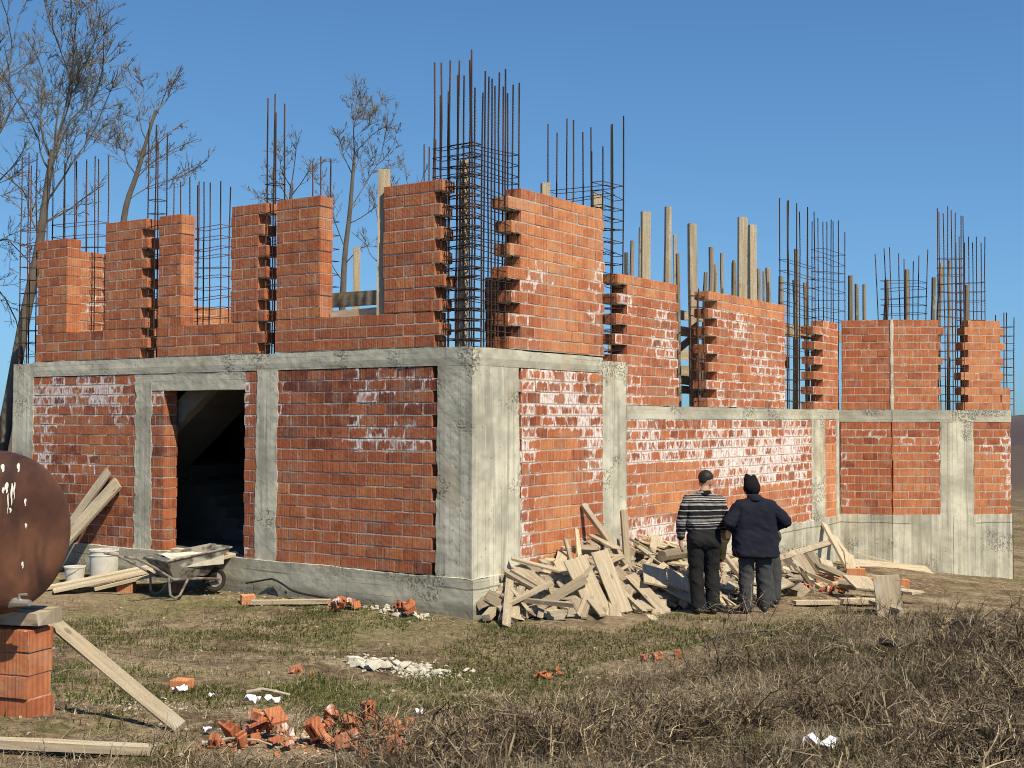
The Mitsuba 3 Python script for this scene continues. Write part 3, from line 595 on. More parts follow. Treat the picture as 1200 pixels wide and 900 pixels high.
def board(name, p0, p1, W, Tk, tone, up=(0, 0, 1), label=None, cat='plank', group=None, parent=None, ends=.012, bend=0.0, roll=0.0):
    """A board whose centre line runs from p0 to p1; its wide face looks along up."""
    p0, p1 = np.array(p0, float), np.array(p1, float)
    x = p1 - p0; L = np.linalg.norm(x); x /= L
    z = np.asarray(up, float); z = z - x * (z @ x); z /= np.linalg.norm(z)
    y = np.cross(z, x)
    if roll:
        y, z = y * math.cos(roll) + z * math.sin(roll), -y * math.sin(roll) + z * math.cos(roll)
    v, f, uv = wood_box(L, W, Tk, tone, ends, bend)
    v = (p0 + p1) / 2 + v @ np.stack([x, y, z])
    return put(name, (v, f), 'm_wood', parent, label, cat if label else None, group, uv=uv)

def pole(name, p0, p1, r0, r1, tone, label, group=None, cat='post'):
    p0, p1 = np.array(p0, float), np.array(p1, float)
    n = 7; t = np.linspace(0, 1, n)
    pts = p0 + (p1 - p0) * t[:, None] + rng.normal(0, .006, (n, 3)) * np.array([1, 1, 0])
    m = tube(pts, (r0 + (r1 - r0) * t) * rng.uniform(.94, 1.06, n), 8)
    L = np.linalg.norm(p1 - p0); base = int(round(tone * 15)) * 10 + 2 + random.random() * 3
    ang = np.arange(8) * r0 * 2 * np.pi / 8
    uv = np.array([[base + L * tt, a] for tt in t for a in ang] + [[base, .1], [base + L, .1]])
    return put(name, m, 'm_wood', None, label, cat, group, uv=uv)

# props and posts inside the shell: x, y, top, width, kind
PROPS = [(-3.0, 1.31, 4.33, .097, 's'), (-.35, .30, 5.10, .105, 'd'), (-.8, 2.83, 5.25, .12, 's'), (-.8, 4.27, 5.32, .13, 's'), (-1.2, 6.08, 4.85, .08, 'r'), (-1.0, 6.18, 5.33, .14, 's'), (-1.6, 7.1, 5.24, .06, 's'),
         (-1.0, 6.97, 5.51, .14, 'l'), (-1.8, 8.78, 5.33, .063, 's'), (-.6, 6.53, 4.64, .07, 'r'), (-.7, 7.27, 5.24, .13, 's'), (-1.5, 9.45, 4.67, .09, 'r'), (-1.1, 8.87, 5.05, .105, 'r'), (-1.6, 10.37, 5.14, .08, 'r'),
         (-1.2, 10.01, 4.89, .08, 'r'), (-.9, 9.78, 5.7, .16, 's'), (-1.3, 11.11, 5.76, .15, 's'), (-1.6, 12.13, 5.01, .1, 'r'), (-2.2, 13.79, 5.16, .07, 'r'), (-1.2, 11.67, 4.96, .115, 'r'), (-1.3, 12.57, 4.88, .12, 'r'), (-.45, 11.29, 5.24, .1, 'r'),
         (-1.2, 16.49, 5.26, .135, 'r'), (-1.8, 18.61, 5.29, .12, 'r'), (-2.2, 20.34, 5.46, .11, 'r'), (.46, 13.97, 4.83, .105, 'r'), (.88, 14.0, 5.02, .105, 'r'), (1.3, 14.42, 4.87, .1, 'r'), (1.55, 14.1, 5.12, .1, 'r'), (1.64, 14.4, 5.2, .07, 'r'), (1.87, 14.81, 4.71, .1, 'r'), (-2.4, 8.0, 4.95, .08, 'r'), (-2.0, 10.9, 5.0, .09, 'r'), (-1.9, 11.6, 5.15, .09, 'r'), (-1.4, 13.6, 4.9, .11, 'r'), (-.9, 12.9, 4.75, .10, 'r')]
PLAB = {0: 'pale timber post standing far behind the front window gap with the boarded sill', 1: 'brown timber post standing inside the tall corner rebar cage', 2: 'timber post top showing above the left half of the tall corner brick wall', 3: 'timber post top showing above the right end of the tall corner brick wall',
        7: 'thick pale round timber prop behind the stepped brick pier of the right wall', 10: 'pale squared timber post standing full length in the timber filled gap', 15: 'squared timber post, left of the pair rising above the largest white stained wall', 16: 'squared timber post, right of the pair rising above the largest white stained wall', 21: 'dark round prop standing inside the wide rebar cage of the right wall'}
ORD = ['first', 'second', 'third', 'fourth', 'fifth', 'sixth', 'seventh', 'eighth', 'ninth', 'tenth', 'eleventh', 'twelfth', 'thirteenth', 'fourteenth', 'fifteenth', 'sixteenth', 'seventeenth', 'eighteenth', 'nineteenth', 'twentieth', 'twenty-first', 'twenty-second', 'twenty-third', 'twenty-fourth', 'twenty-fifth', 'twenty-sixth', 'twenty-seventh', 'twenty-eighth']
_side = lambda i: ((PROPS[i][0] - CAM[0]) * _r[0] + (PROPS[i][1] - CAM[1]) * _r[1]) / ((PROPS[i][0] - CAM[0]) * _fw[0] + (PROPS[i][1] - CAM[1]) * _fw[1])
for kinds, what in (('rl', 'dark round timber prop rising above the right walls'), ('sd', 'squared timber post rising above the right walls')):
    for n_, i_ in enumerate(sorted([i for i in range(len(PROPS)) if i not in PLAB and PROPS[i][4] in kinds], key=_side)):
        PLAB[i_] = f'{what}, {ORD[n_]} of these from the left'
for i, (x, y, zt, w, k) in enumerate(PROPS):
    zb_ = 2.765 if y < 3.6 else 2.08
    lx, ly = random.gauss(0, .02), random.gauss(0, .02)
    tone = {'s': random.uniform(.42, .6), 'd': .32, 'l': .42, 'r': random.uniform(.08, .24)}[k]
    if k in 'sd':
        board('timber_post', (x - lx, y - ly, zb_), (x, y, zt), w, w * .8, tone, up=(random.uniform(.5, 1), -.6, 0), label=PLAB.get(i, 'squared timber post standing inside the shell behind the right wall'), cat='post')
    else:
        pole('timber_prop', (x - lx * 2, y - ly * 2, zb_), (x, y, zt), w * .55, w * .46, tone, PLAB.get(i, 'dark round timber prop rising above the brick walls of the right side'))
board('timber_post', (-1.49, .10, 3.225), (-1.47, .10, 5.08), .14, .09, .66, up=(.5, -.85, 0), label='pale squared timber post standing on the sill of the front window gap', cat='post')
# boards of the formwork
FW = [((-.95, 5.7, 3.66), (-.95, 8.3, 3.72), .17, .4, 'x'), ((-.60, 5.6, 3.38), (-.60, 7.4, 3.36), .16, .42, 'x'), ((-.85, 5.6, 2.62), (-.85, 7.8, 2.56), .15, .44, 'x'), ((-.78, 5.7, 2.42), (-.78, 7.7, 2.40), .13, .33, 'x'),
      ((-.72, 6.3, 2.86), (-.72, 7.3, 3.30), .12, .40, 'x'), ((-1.6, 6, 3.1), (-1.6, 9, 3.1), .2, .5, 'x'), ((-1.5, 6, 2.8), (-1.5, 9, 2.78), .2, .38, 'x'),
      ((-.5, 9.5, 3.62), (-.5, 16.5, 3.68), .24, .30, 'x'), ((-.9, 9.4, 3.05), (-.9, 12, 3.05), .22, .42, 'x'), ((-1.2, 9.4, 2.45), (-1.2, 12, 2.5), .2, .35, 'x'), ((-1.4, 9.4, 3.45), (-1.4, 12, 3.4), .12, .6, 'x')]
for n_, (p0, p1, w, tn, _) in enumerate(FW):
    board('formwork_board', p0, p1, w, .03, tn, up=(1, -.05, 0), label=['upper board nailed across the props in the timber filled gap', 'second board from the top in the timber filled gap', 'fourth board from the top in the timber filled gap', 'lowest board in the timber filled gap', 'slanting brace in the timber filled gap', 'grey board behind the brace in the timber filled gap', 'lower grey board behind the brace in the timber filled gap', 'long brown beam running behind the wide rebar cage to the bay', 'middle board in the gap with the wide rebar cage', 'lowest board in the gap with the wide rebar cage', 'pale narrow board in the gap with the wide rebar cage'][n_])
board('formwork_board', (-3.2, .9, 3.55), (-1.2, .9, 3.55), .20, .03, .27, up=(0, -1, 0), label='grey board on edge behind the sill of the front window gap')
board('formwork_board', (-2.45, .20, 3.27), (-1.35, .20, 3.28), .10, .05, .72, up=(0, -1, .1), label='pale new board lying along the sill of the front window gap')

# ------------------------------------------------------------------ scrap wood heap by the right wall
def ridge(y): return float(np.interp(y, [0, .4, 1.2, 2.3, 3.2, 4.5, 6, 7.5, 9.5], [.10, .30, .60, .80, .72, .62, .48, .20, .06]))
def reach(y): return float(np.interp(y, [0, .4, 1.0, 2.0, 3.0, 5, 7, 9.5], [.35, .55, 1.25, 1.75, 1.95, 2.1, 2.0, 1.4]))
def heap(x, y):
    r = reach(y); t = min(max((x - .05) / r, 0), 1)
    return ridge(y) * (1 - t ** 1.4)
_offcuts = []
for i in range(400):
    y = random.uniform(.25, 4.2) if i < 270 else random.uniform(3.2, 7.4)
    x = .1 + (reach(y) - .12) * random.random() ** .8
    lay = random.random() ** .45
    hz = heap(x, y) * lay
    L = min(max(random.gauss(.58, .32), .16), 1.5)
    W, Tk = random.choice([(.10, .025), (.14, .025), (.18, .028), (.22, .028), (.08, .05), (.10, .08), (.05, .05), (.04, .02), (.07, .025), (.05, .015)])
    a = random.uniform(0, math.pi)
    d = np.array([math.cos(a), math.sin(a), 0])
    x = max(x, .06 + abs(d[0]) * L / 2)
    gx = (heap(x + .15, y) - heap(x - .15, y)) / .3; gy = (heap(x, y + .2) - heap(x, y - .2)) / .4
    d[2] = (gx * d[0] + gy * d[1]) * .9 + random.gauss(0, .16)
    d[2] = min(max(d[2], -.5), .5); d /= np.linalg.norm(d)
    g0 = gz(x, y)
    c = np.array([x, y, g0 + max(hz, .03) + .02])
    lo = min(c[2] - abs(d[2]) * L / 2 - g0, 0.02)
    c[2] -= min(lo - .02, 0)
    tone = random.choice([.12, .18, .22, .28, .30, .34, .38, .4, .44, .48, .52, .56, .6, .66])
    w1 = 'long' if L > .85 else 'short' if L < .42 else 'medium'
    w2 = 'wide board' if W > .17 else 'thin lath' if W < .075 else 'board' if Tk < .04 else 'thick batten'
    w3 = 'grey' if tone < .35 else 'tan' if tone < .54 else 'pale'
    w4 = 'at the corner end of the scrap heap' if y < 1.2 else 'in the scrap heap before the concrete column' if y < 2.6 else 'in the scrap heap behind the striped man' if y < 4.2 else 'in the scrap heap behind the man in navy' if y < 6 else 'at the far end of the scrap heap'
    w5 = 'on top, ' if lay > .8 else 'low down '
    lab = f'{w1} {w3} {w2} {w5}{w4}'
    if i % 270 >= 190 or i >= 350:
        _offcuts.append((c, d, min(L, .5), W, Tk, tone, (-gx * .8 + random.gauss(0, .25), -gy * .8 + random.gauss(0, .25), 1))); continue
    board('scrap_board', c - d * L / 2, c + d * L / 2, W, Tk, tone, up=(-gx * .8 + random.gauss(0, .25), -gy * .8 + random.gauss(0, .25), 1), label=lab, cat='board', group=f'{w1} {w3} {w2}s {w4}', ends=.03, bend=random.gauss(0, .008))
_ms, _us = [], []
for c, d, L, W, Tk, tone, up in _offcuts:
    z = np.array(up, float); z = z - d * (z @ d); z /= np.linalg.norm(z)
    v, f, uv = wood_box(L, W, Tk, tone, .03, 0)
    _ms.append(tm(c + v @ np.stack([d, np.cross(z, d), z]), f)); _us.append(uv)
put('wood_scraps', cat_m(_ms), 'm_wood', None, 'small offcuts and splinters filling the scrap wood heap', 'offcuts', kind='stuff', uv=np.vstack(_us))
# the pieces one can tell apart
board('scrap_board', (1.22, .98, -.46), (.80, 1.03, .20), .30, .028, .52, up=(.75, -.55, .5), label='largest wide flat board leaning upright on the near side of the scrap heap', cat='board')
board('scrap_board', (1.42, 1.16, -.42), (.92, 1.42, .26), .22, .028, .56, up=(.7, -.6, .5), label='wide board leaning beside the largest one on the scrap heap', cat='board')
board('scrap_board', (.72, .72, -.44), (1.05, 1.02, .12), .05, .03, .62, up=(.7, -.6, .3), label='narrow strip leaning against the edge of the largest scrap board', cat='board')
board('timber_stub', (.62, 2.72, -.40), (.42, 2.92, .66), .085, .085, .40, up=(.7, -.7, 0), label='squared timber standing upright in the scrap heap before the concrete column', cat='post')
board('timber_stub', (.95, 2.55, -.35), (.03, 2.50, .74), .07, .07, .33, up=(.5, -.5, 1), label='slanting timber stick leaning on the brick wall above the scrap heap', cat='post')
board('scrap_board', (.45, 1.75, .0), (.20, 2.05, .46), .06, .025, .85, up=(.8, -.5, 0), label='bright yellow splinter board sticking up out of the scrap heap', cat='board')
board('scrap_board', (.42, 1.62, .0), (.15, 1.85, .34), .05, .03, .22, up=(.8, -.5, 0), label='dark stick poking up beside the bright splinter board', cat='board')
board('scrap_board', (.35, .55, -.30), (.95, 1.95, .16), .07, .04, .76, label='long pale lath lying slantwise over the near scrap heap', cat='board')
board('scrap_board', (1.55, 1.72, -.14), (1.35, 2.05, .03), .30, .022, .54, up=(.5, -.35, .8), label='square plywood sheet lying on the scrap heap left of the striped man', cat='board')
board('scrap_board', (1.72, 2.02, -.20), (1.52, 2.35, -.05), .28, .022, .56, up=(.6, -.2, .8), label='second square plywood sheet lying on the scrap heap close to the striped man', cat='board')
pole('log', (1.0, 2.9, .08), (1.15, 3.6, .10), .08, .075, .12, 'short dark log lying on top of the scrap heap', cat='log')
pole('log', (1.72, 2.5, -.12), (1.65, 3.3, .05), .06, .055, .2, 'grey round log slanting at the striped man on the scrap heap', cat='log')
board('scrap_board', (.30, .12, -.35), (.75, .60, -.05), .16, .04, .54, label='thick board slanting at the corner end of the scrap heap', cat='board')
board('scrap_board', (.55, .30, -.42), (1.0, .95, -.02), .10, .09, .34, label='grey squared beam lying slantwise at the near end of the scrap heap', cat='beam')
board('scrap_board', (.75, .48, -.42), (1.25, 1.02, -.38), .15, .10, .58, label='thick pale beam lying on the soil at the foot of the scrap heap', cat='beam')
board('scrap_board', (1.42, .95, -.44), (1.15, 1.35, -.20), .12, .025, .48, label='reddish board end pointing at the viewer from the scrap heap', cat='board')
board('scrap_board', (1.62, .75, -.455), (1.35, 1.15, -.43), .05, .02, .7, label='thin lath lying on the soil before the scrap heap', cat='board')
board('scrap_board', (1.95, .95, -.44), (1.72, 1.25, -.44), .09, .025, .66, label='single offcut lying on bare soil in front of the scrap heap', cat='board')
# beyond the men
board('plank', (2.55, 3.7, -.50), (3.05, 4.35, -.53), .12, .05, .66, label='pale plank on the soil right of the man in navy', cat='plank')
board('plank', (3.0, 4.2, -.50), (3.45, 4.7, -.52), .16, .06, .74, label='thick bright plank lying right of the men, closest to the dry weeds', cat='plank')
board('plank', (3.15, 4.9, -.42), (2.7, 5.6, -.34), .36, .03, .62, up=(.4, -.5, .8), label='wide tilted board lying right of the man in navy', cat='board')
board('plank', (3.0, 5.8, -.50), (3.6, 5.6, -.50), .30, .03, .56, label='flat wide board lying beyond the thick bright plank', cat='board')
pole('log', (2.4, 5.8, -.48), (3.3, 5.9, -.52), .08, .07, .25, 'grey log lying on the soil near the loose bricks', cat='log')
board('plank', (3.45, 4.1, -.46), (4.05, 3.5, -.46), .09, .04, .42, label='slim board slanting towards the dry weeds', cat='board')
board('plank', (3.86, 3.62, -.60), (3.75, 3.75, -.06), .32, .03, .42, up=(.45, -.85, .1), label='short brown board standing upright beside the dry weeds', cat='board')
board('plank', (.06, 11.38, -.10), (.85, 10.55, -.86), .16, .04, .68, up=(.75, -.1, .6), label='pale plank leaning in the inner corner of the bay', cat='plank')
board('plank', (.10, 11.75, -.35), (.80, 11.15, -.88), .15, .04, .62, up=(.75, -.1, .6), label='second plank leaning in the inner corner of the bay', cat='plank')
board('plank', (.9, 9.2, -.55), (1.25, 8.6, -.76), .22, .04, .66, up=(.6, -.5, .7), label='short pale board leaning beside the ribbed panel', cat='board')
board('plank', (1.0, 10.1, -.52), (1.3, 9.4, -.82), .18, .04, .64, up=(.6, -.5, .7), label='second short pale board leaning right of the ribbed panel', cat='board')
board('plank', (1.2, 6.3, -.52), (2.2, 8.8, -.74), .07, .05, .36, label='long dark batten lying in front of the ribbed panel', cat='board')
board('plank', (1.55, 6.1, -.60), (2.0, 7.3, -.66), .12, .04, .66, label='pale batten lying next to the loose bricks', cat='board')
board('plywood_sheet', (.55, 11.6, -.86), (1.75, 12.6, -1.02), .55, .03, .64, up=(.1, -.25, 1), label='tan plywood sheet lying at the foot of the bay', cat='board')
board('plank', (.45, 12.15, -.70), (1.35, 12.62, -.98), .06, .03, .8, label='thin lath lying along the plywood sheet at the bay', cat='board')
# ribbed broken fence panel
fp = thing('slat_panel', 'grey broken panel of upright ribbed slats lying against the far foundation', 'panel')
for i in range(11):
    y = 6.9 + .36 * i * .62
    board('slat', (1.15 - .02 * i, y, -.80), (.50 - .02 * i, y + .75, -.42 + random.uniform(-.02, .04)), .16, .03, random.uniform(.02, .20), up=(.5 + random.gauss(0, .08), -.3, .8), parent=fp)
board('rail', (.55, 7.6, -.44), (.30, 11.0, -.42), .12, .05, .26, up=(.6, 0, .8), parent=fp)
board('rail', (1.02, 7.1, -.80), (.80, 10.2, -.76), .06, .04, .26, up=(.6, 0, .8), parent=fp)

# ------------------------------------------------------------------ planks by the door and on the ground
board('plank', (-7.52, -.62, gz(-7.5, -.62) + .03), (-6.46, -.035, .95), .22, .045, .74, up=(.2, -.8, .5), label='wider bright plank leaning on the left brick wall', cat='plank')
board('plank', (-7.72, -.50, gz(-7.7, -.5) + .03), (-6.68, -.03, 1.12), .15, .04, .66, up=(.2, -.8, .5), label='narrower plank leaning on the left brick wall behind the wider one', cat='plank')
for k, (a, b, w, tn) in enumerate([((-5.95, -1.70), (-4.45, .25), .24, .74), ((-5.62, -1.72), (-4.20, .20), .24, .68), ((-5.25, -1.35), (-4.05, .05), .18, .62)]):
    board('plank', (*a, gz(*a) + .035), (*b, .035), w, .04, tn, label=['plank of the door ramp lying farthest left', 'middle plank of the ramp up to the doorway', 'narrow plank of the door ramp behind the wheelbarrow'][k], cat='plank')
board('plank', (-5.2, -.06, .045), (-4.15, -.05, .05), .13, .035, .8, label='bright plank lying across the door sill', cat='plank')
board('plywood_sheet', (-3.95, .75, .02), (-4.35, 1.6, .75), .9, .02, .30, up=(-.9, -.3, .6), label='grey sheet leaning inside the dark doorway', cat='board')
board('plank', (-2.98, -.69, gz(-2.98, -.69) + .05), (-2.05, -.22, gz(-2.05, -.22) + .05), .10, .05, .46, label='brown batten lying along the foot of the front wall', cat='plank')
board('plank', (1.42, -6.80, .50), (2.57, -6.66, gz(2.57, -6.66) + .03), .09, .05, .46, up=(.4, -.6, .6), label='long timber leaning from the tank pier down to the grass', cat='plank')
board('plank', (1.9, -7.93, gz(1.9, -7.93) + .05), (3.08, -7.30, gz(3.08, -7.3) + .03), .09, .05, .62, label='plank lying in the grass at the bottom left edge', cat='plank')

# ------------------------------------------------------------------ tank on its brick pier
R_ = np.array([.824, .566, 0]); F_ = np.array([-.566, .824, 0]); Z_ = np.array([0, 0, 1.0])
TC, TR = np.array([1.608, -7.385, 1.163]), .52
tank = thing('rusty_tank', 'rusty brown steel tank with white paint drips lying on a brick pier', 'tank')
ax = R_ * math.cos(math.radians(28)) - F_ * math.sin(math.radians(28))
ay = np.cross(Z_, ax)
DISH = .22
prof = [(-2.2, 0.0), (-2.2, TR)] + [(x, TR) for x in np.linspace(-2.0, .03, 12)] + [(.03 + DISH * math.sin(a) ** .8, TR * math.cos(a) ** .36) for a in np.linspace(.06, math.pi / 2, 16)]
pr = np.array(prof); nn = 56
an = np.arange(nn) * 2 * np.pi / nn
v = (TC[None, None] + pr[:, 0][:, None, None] * ax + pr[:, 1][:, None, None] * (np.cos(an)[None, :, None] * ay + np.sin(an)[None, :, None] * Z_)).reshape(-1, 3)
i, j = np.meshgrid(np.arange(len(pr) - 1), np.arange(nn), indexing='ij')
q = np.stack([i * nn + j, i * nn + (j + 1) % nn, (i + 1) * nn + (j + 1) % nn, (i + 1) * nn + j], -1).reshape(-1, 4)
put('shell', (v, q[:, ::-1]), 'm_rust', tank, smooth=50)
put('weld_seam', tube([TC + ax * .025 + (TR + .001) * (math.cos(a) * ay + math.sin(a) * Z_) for a in np.linspace(0, 2 * np.pi, 49)], .007, 6, cap=False), 'm_rust', tank)
for pts, w in [([(0.2, -0.079, 0.444), (0.216, -0.089, 0.416), (0.224, -0.095, 0.397)], 0.02), ([(0.193, 0.037, 0.447), (0.211, 0.025, 0.415), (0.219, 0.019, 0.393)], 0.016), ([(0.242, -0.076, 0.333), (0.25, -0.08, 0.291), (0.253, -0.082, 0.264)], 0.018), ([(0.249, -0.105, 0.302), (0.253, -0.107, 0.28), (0.255, -0.108, 0.265)], 0.014), ([(0.241, -0.039, 0.326), (0.252, -0.044, 0.243), (0.255, -0.046, 0.187)], 0.011), ([(0.239, -0.018, 0.331), (0.248, -0.024, 0.267), (0.251, -0.025, 0.224)], 0.008), ([(0.241, 0.062, 0.225), (0.243, 0.062, 0.195), (0.243, 0.061, 0.176)], 0.011), ([(0.256, -0.053, 0.172), (0.256, -0.052, 0.152), (0.257, -0.052, 0.14)], 0.01), ([(0.243, 0.069, 0.067), (0.243, 0.069, 0.048), (0.243, 0.07, 0.035)], 0.011), ([(0.245, 0.047, -0.174), (0.244, 0.048, -0.2), (0.243, 0.049, -0.218)], 0.011), ([(0.252, -0.069, 0.263), (0.257, -0.072, 0.187), (0.259, -0.072, 0.136)], 0.007), ([(0.235, -0.162, 0.362), (0.24, -0.165, 0.347), (0.242, -0.166, 0.336)], 0.012)]:
    a = np.array(pts); t_ = np.linspace(0, 1, 8)
    path = TC + np.stack([np.interp(t_, [0, .5, 1], a[:, c]) for c in range(3)], 1) + ay * (.003 * np.sin(9 * t_ + a[0, 2] * 60))[:, None]
    rel = path - TC; rho = np.minimum(np.hypot(rel @ ay, rel[:, 2]) / TR, .999) ** (1 / .36)
    path = path + ax * (.032 + DISH * np.sqrt(1 - rho ** 2) ** .8 - rel @ ax)[:, None]
    m = tube(path, w * .8 * np.array([.3, .85, 1, .85, .6, .5, .45, .2]), 8)
    v = np.array(m.vertices); h = (v - TC) @ ax
    hp = np.append(np.repeat((path - TC) @ ax, 8), [(path[0] - TC) @ ax, (path[-1] - TC) @ ax])
    put('paint_drip', tm(v - ax[None] * ((h - hp) * .72)[:, None], m.faces), 'm_white_paint', tank)
vp = np.array([1.80, -7.345, .735])
cock = put('drain_cock', tube([vp + R_ * -.10 + Z_ * -.02, vp + R_ * .02 - F_ * .05, vp + R_ * .12 - F_ * .08], [.035, .03, .02], 10), 'm_metal', tank)
put('handle', tube([vp + R_ * .05 - F_ * .07, vp + R_ * .05 - F_ * .07 + Z_ * .05, vp + R_ * .10 - F_ * .08 + Z_ * .055], .009, 6), 'm_metal', cock)
pier = thing('brick_pier', 'short pier of stacked red hollow bricks carrying the rusty tank', 'pier')
PPf = Plane((1.735, -7.20), 15)
PPo = Plane((1.735 - .62 * math.cos(math.radians(15)), -7.20 - .62 * math.sin(math.radians(15))), 15)
core = box_sd(PPf, -.60, -.015, -.25, .475, -.23, -.015)
put('mortar_bed', core, 'm_mortar', pier)
PPr = Plane((1.735, -7.20), 105)
for k in range(5):
    za, zb2 = -.13 + .15 * k - .09, -.13 + .15 * k + .05
    sh = random.uniform(-.012, .012)
    for (s0, s1) in ((-.62, -.30), (-.295, .0)):
        v, f, uv = brick_mesh(PPf, s0 + sh, s1 + sh, za, zb2, random.uniform(-.004, .014), .235, random.uniform(.45, .68), .16)
        put('brick', (v, f), 'm_brick', pier, uv=uv)
board('timber_block', tuple(PPf(-.75, .585, -.08)), tuple(PPf(.04, .59, -.10)), .15, .085, .34, label='weathered beam end lying on the brick pier under the tank', cat='beam')
board('timber_block', tuple(PPf(-.75, .575, -.27)), tuple(PPf(-.02, .58, -.28)), .12, .10, .3, label='second beam under the tank at the back of the brick pier', cat='beam')
board('timber_stub', tuple(PPf(-.70, -.08, .22)), tuple(PPf(-.42, .42, .07)), .07, .05, .14, label='dark stick leaning on the front of the brick pier at the left edge', cat='stick')

# ------------------------------------------------------------------ wheelbarrow
wbk = thing('wheelbarrow', 'old cement caked wheelbarrow with tubular handles standing by the door ramp', 'wheelbarrow')
W0 = np.array([-4.12, -.80, gz(-4.12, -.80)])
wx = np.array([.23, .97, 0]); wx /= np.linalg.norm(wx); wy = np.array([-wx[1], wx[0], 0])
def wb(a, b, c): return W0 + wx * a + wy * b + Z_ * c
def tray():
    top = [(-.42, -.32, .50), (.54, -.28, .62), (.54, .28, .62), (-.42, .32, .50)]
    bot = [(-.25, -.20, .24), (.25, -.15, .26), (.25, .15, .26), (-.25, .20, .24)]
    def shell(o):
        return [wb(a + o * .02 * (1 if a < 0 else -1), b + o * .012 * (1 if b < 0 else -1), c + o * .012) for a, b, c in bot], [wb(a + o * .02 * (1 if a < 0 else -1), b + o * .012 * (1 if b < 0 else -1), c) for a, b, c in top]
    ob, ot = shell(0); ib, it = shell(1)
    v = ob + ot + ib + it; f = []
    f += [[0, 2, 1], [0, 3, 2], [8, 9, 10], [8, 10, 11]]
    for k in range(4):
        l = (k + 1) % 4
        f += [[k, l, 4 + l], [k, 4 + l, 4 + k], [8 + k, 12 + l, 8 + l], [8 + k, 12 + k, 12 + l], [4 + k, 4 + l, 12 + l], [4 + k, 12 + l, 12 + k]]
    return tm(v, f)
tk = put('tray', tray(), 'm_barrow', wbk)
put('rim', tube([wb(-.42, -.32, .50), wb(.54, -.28, .62), wb(.54, .28, .62), wb(-.42, .32, .50), wb(-.42, -.32, .50)], .013, 6), 'm_tubemetal', tk)
put('mortar_load', rough_box(Plane(tuple(wb(0, 0, 0)[:2]), math.degrees(math.atan2(wx[1], wx[0]))), -.33, .44, W0[2] + .40, W0[2] + .54, -.25, .25, res=.06, amp=.03, seed=3, top=.04), 'm_chunk', wbk)
for s in (-1, 1):
    put('handle', tube([wb(-.98, s * .30, .60), wb(-.80, s * .30, .56), wb(-.55, s * .28, .42), wb(-.28, s * .24, .25), wb(.2, s * .14, .22), wb(.48, s * .07, .18)], .018, 8), 'm_tubemetal', wbk)
    put('leg', tube([wb(-.36, s * .26, .30), wb(-.34, s * .27, .06), wb(-.28, s * .27, .015), wb(-.20, s * .26, .04), wb(-.06, s * .20, .23)], .016, 8), 'm_tubemetal', wbk)
wc = wb(.44, 0, .17)
wh = put('wheel', tube([wc + wy * -.03, wc + wy * .03], .10, 16), 'm_tubemetal', wbk)
put('tyre', tube([wc + .135 * (math.cos(a) * wx + math.sin(a) * Z_) for a in np.linspace(0, 2 * np.pi, 25)], .036, 8, cap=False), 'm_rubber', wh)
put('axle', tube([wc + wy * -.09, wc + wy * .09], .012, 6), 'm_tubemetal', wh)

# ------------------------------------------------------------------ buckets, cable
def bucket(c, r0, r1, h, bs, label, rings=()):
    k = thing('bucket', label, 'bucket')
    prof = [(r0 * .96, 0), (r0, .01), (r1, h - .015), (r1 + .008, h - .012), (r1 + .008, h), (r1 - .006, h), (r0 - .008, .02), (0.001, .02)]
    m = trimesh.creation.revolve(np.array([(0.001, 0)] + prof), sections=28)
    m.apply_translation(c)
    put('body', m, bs, k, smooth=30)
    for z in rings:
        rr = r0 + (r1 - r0) * z / h
        put('hoop', tube([np.array(c) + [rr * math.cos(a), rr * math.sin(a), z] for a in np.linspace(0, 2 * np.pi, 29)], .010, 6, cap=False), bs, k)
    return k
bk = bucket((-6.22, -.46, gz(-6.2, -.46) - .01), .19, .20, .44, 'm_bucket', 'large pale cement stained drum standing below the concrete column left of the door', (.36, .42))
bk = bucket((-6.18, -.98, gz(-6.2, -.98) - .01), .115, .14, .25, 'm_bucket', 'small white bucket on the ground in front of the large drum', (.235,))
put('bail', tube([np.array([-6.18 + .14 * math.cos(a), -.98 + .06 * math.sin(a) * 0, gz(-6.2, -.98) + .235 - .10 * math.sin(a)]) + np.array([0, -.142 * math.sin(a), 0]) for a in np.linspace(0, math.pi, 12)], .004, 5), 'm_metal', bk)
cab = [np.array([x, -.10 - .10 * math.sin(x * 3) ** 2 * 1.0, z]) for x, z in zip(np.linspace(-3.6, -1.2, 26), np.interp(np.linspace(-3.6, -1.2, 26), [-3.6, -3.2, -2.8, -2.0, -1.2], [-.30, -.22, -.33, -.42, -.45]))]
put('cable', tube(cab, .014, 6), 'm_rubber', None, 'black cable sagging along the foot of the front wall', 'cable')

# ------------------------------------------------------------------ rubble
def chunk(c, size, seed, flat=1.0):
    r = np.random.default_rng(seed)
    p = r.normal(0, 1, (14, 3)); p /= np.linalg.norm(p, axis=1, keepdims=True)
    p *= r.uniform(.7, 1.0, (14, 1)) * np.array([1, r.uniform(.6, .9), r.uniform(.4, .75) * flat]) * size
    h = trimesh.PointCloud(p).convex_hull
    a = r.uniform(0, 6.28); R = trimesh.transformations.euler_matrix(r.normal(0, .4), r.normal(0, .4), a)[:3, :3]
    return tm(np.array(h.vertices) @ R.T + c, h.faces)

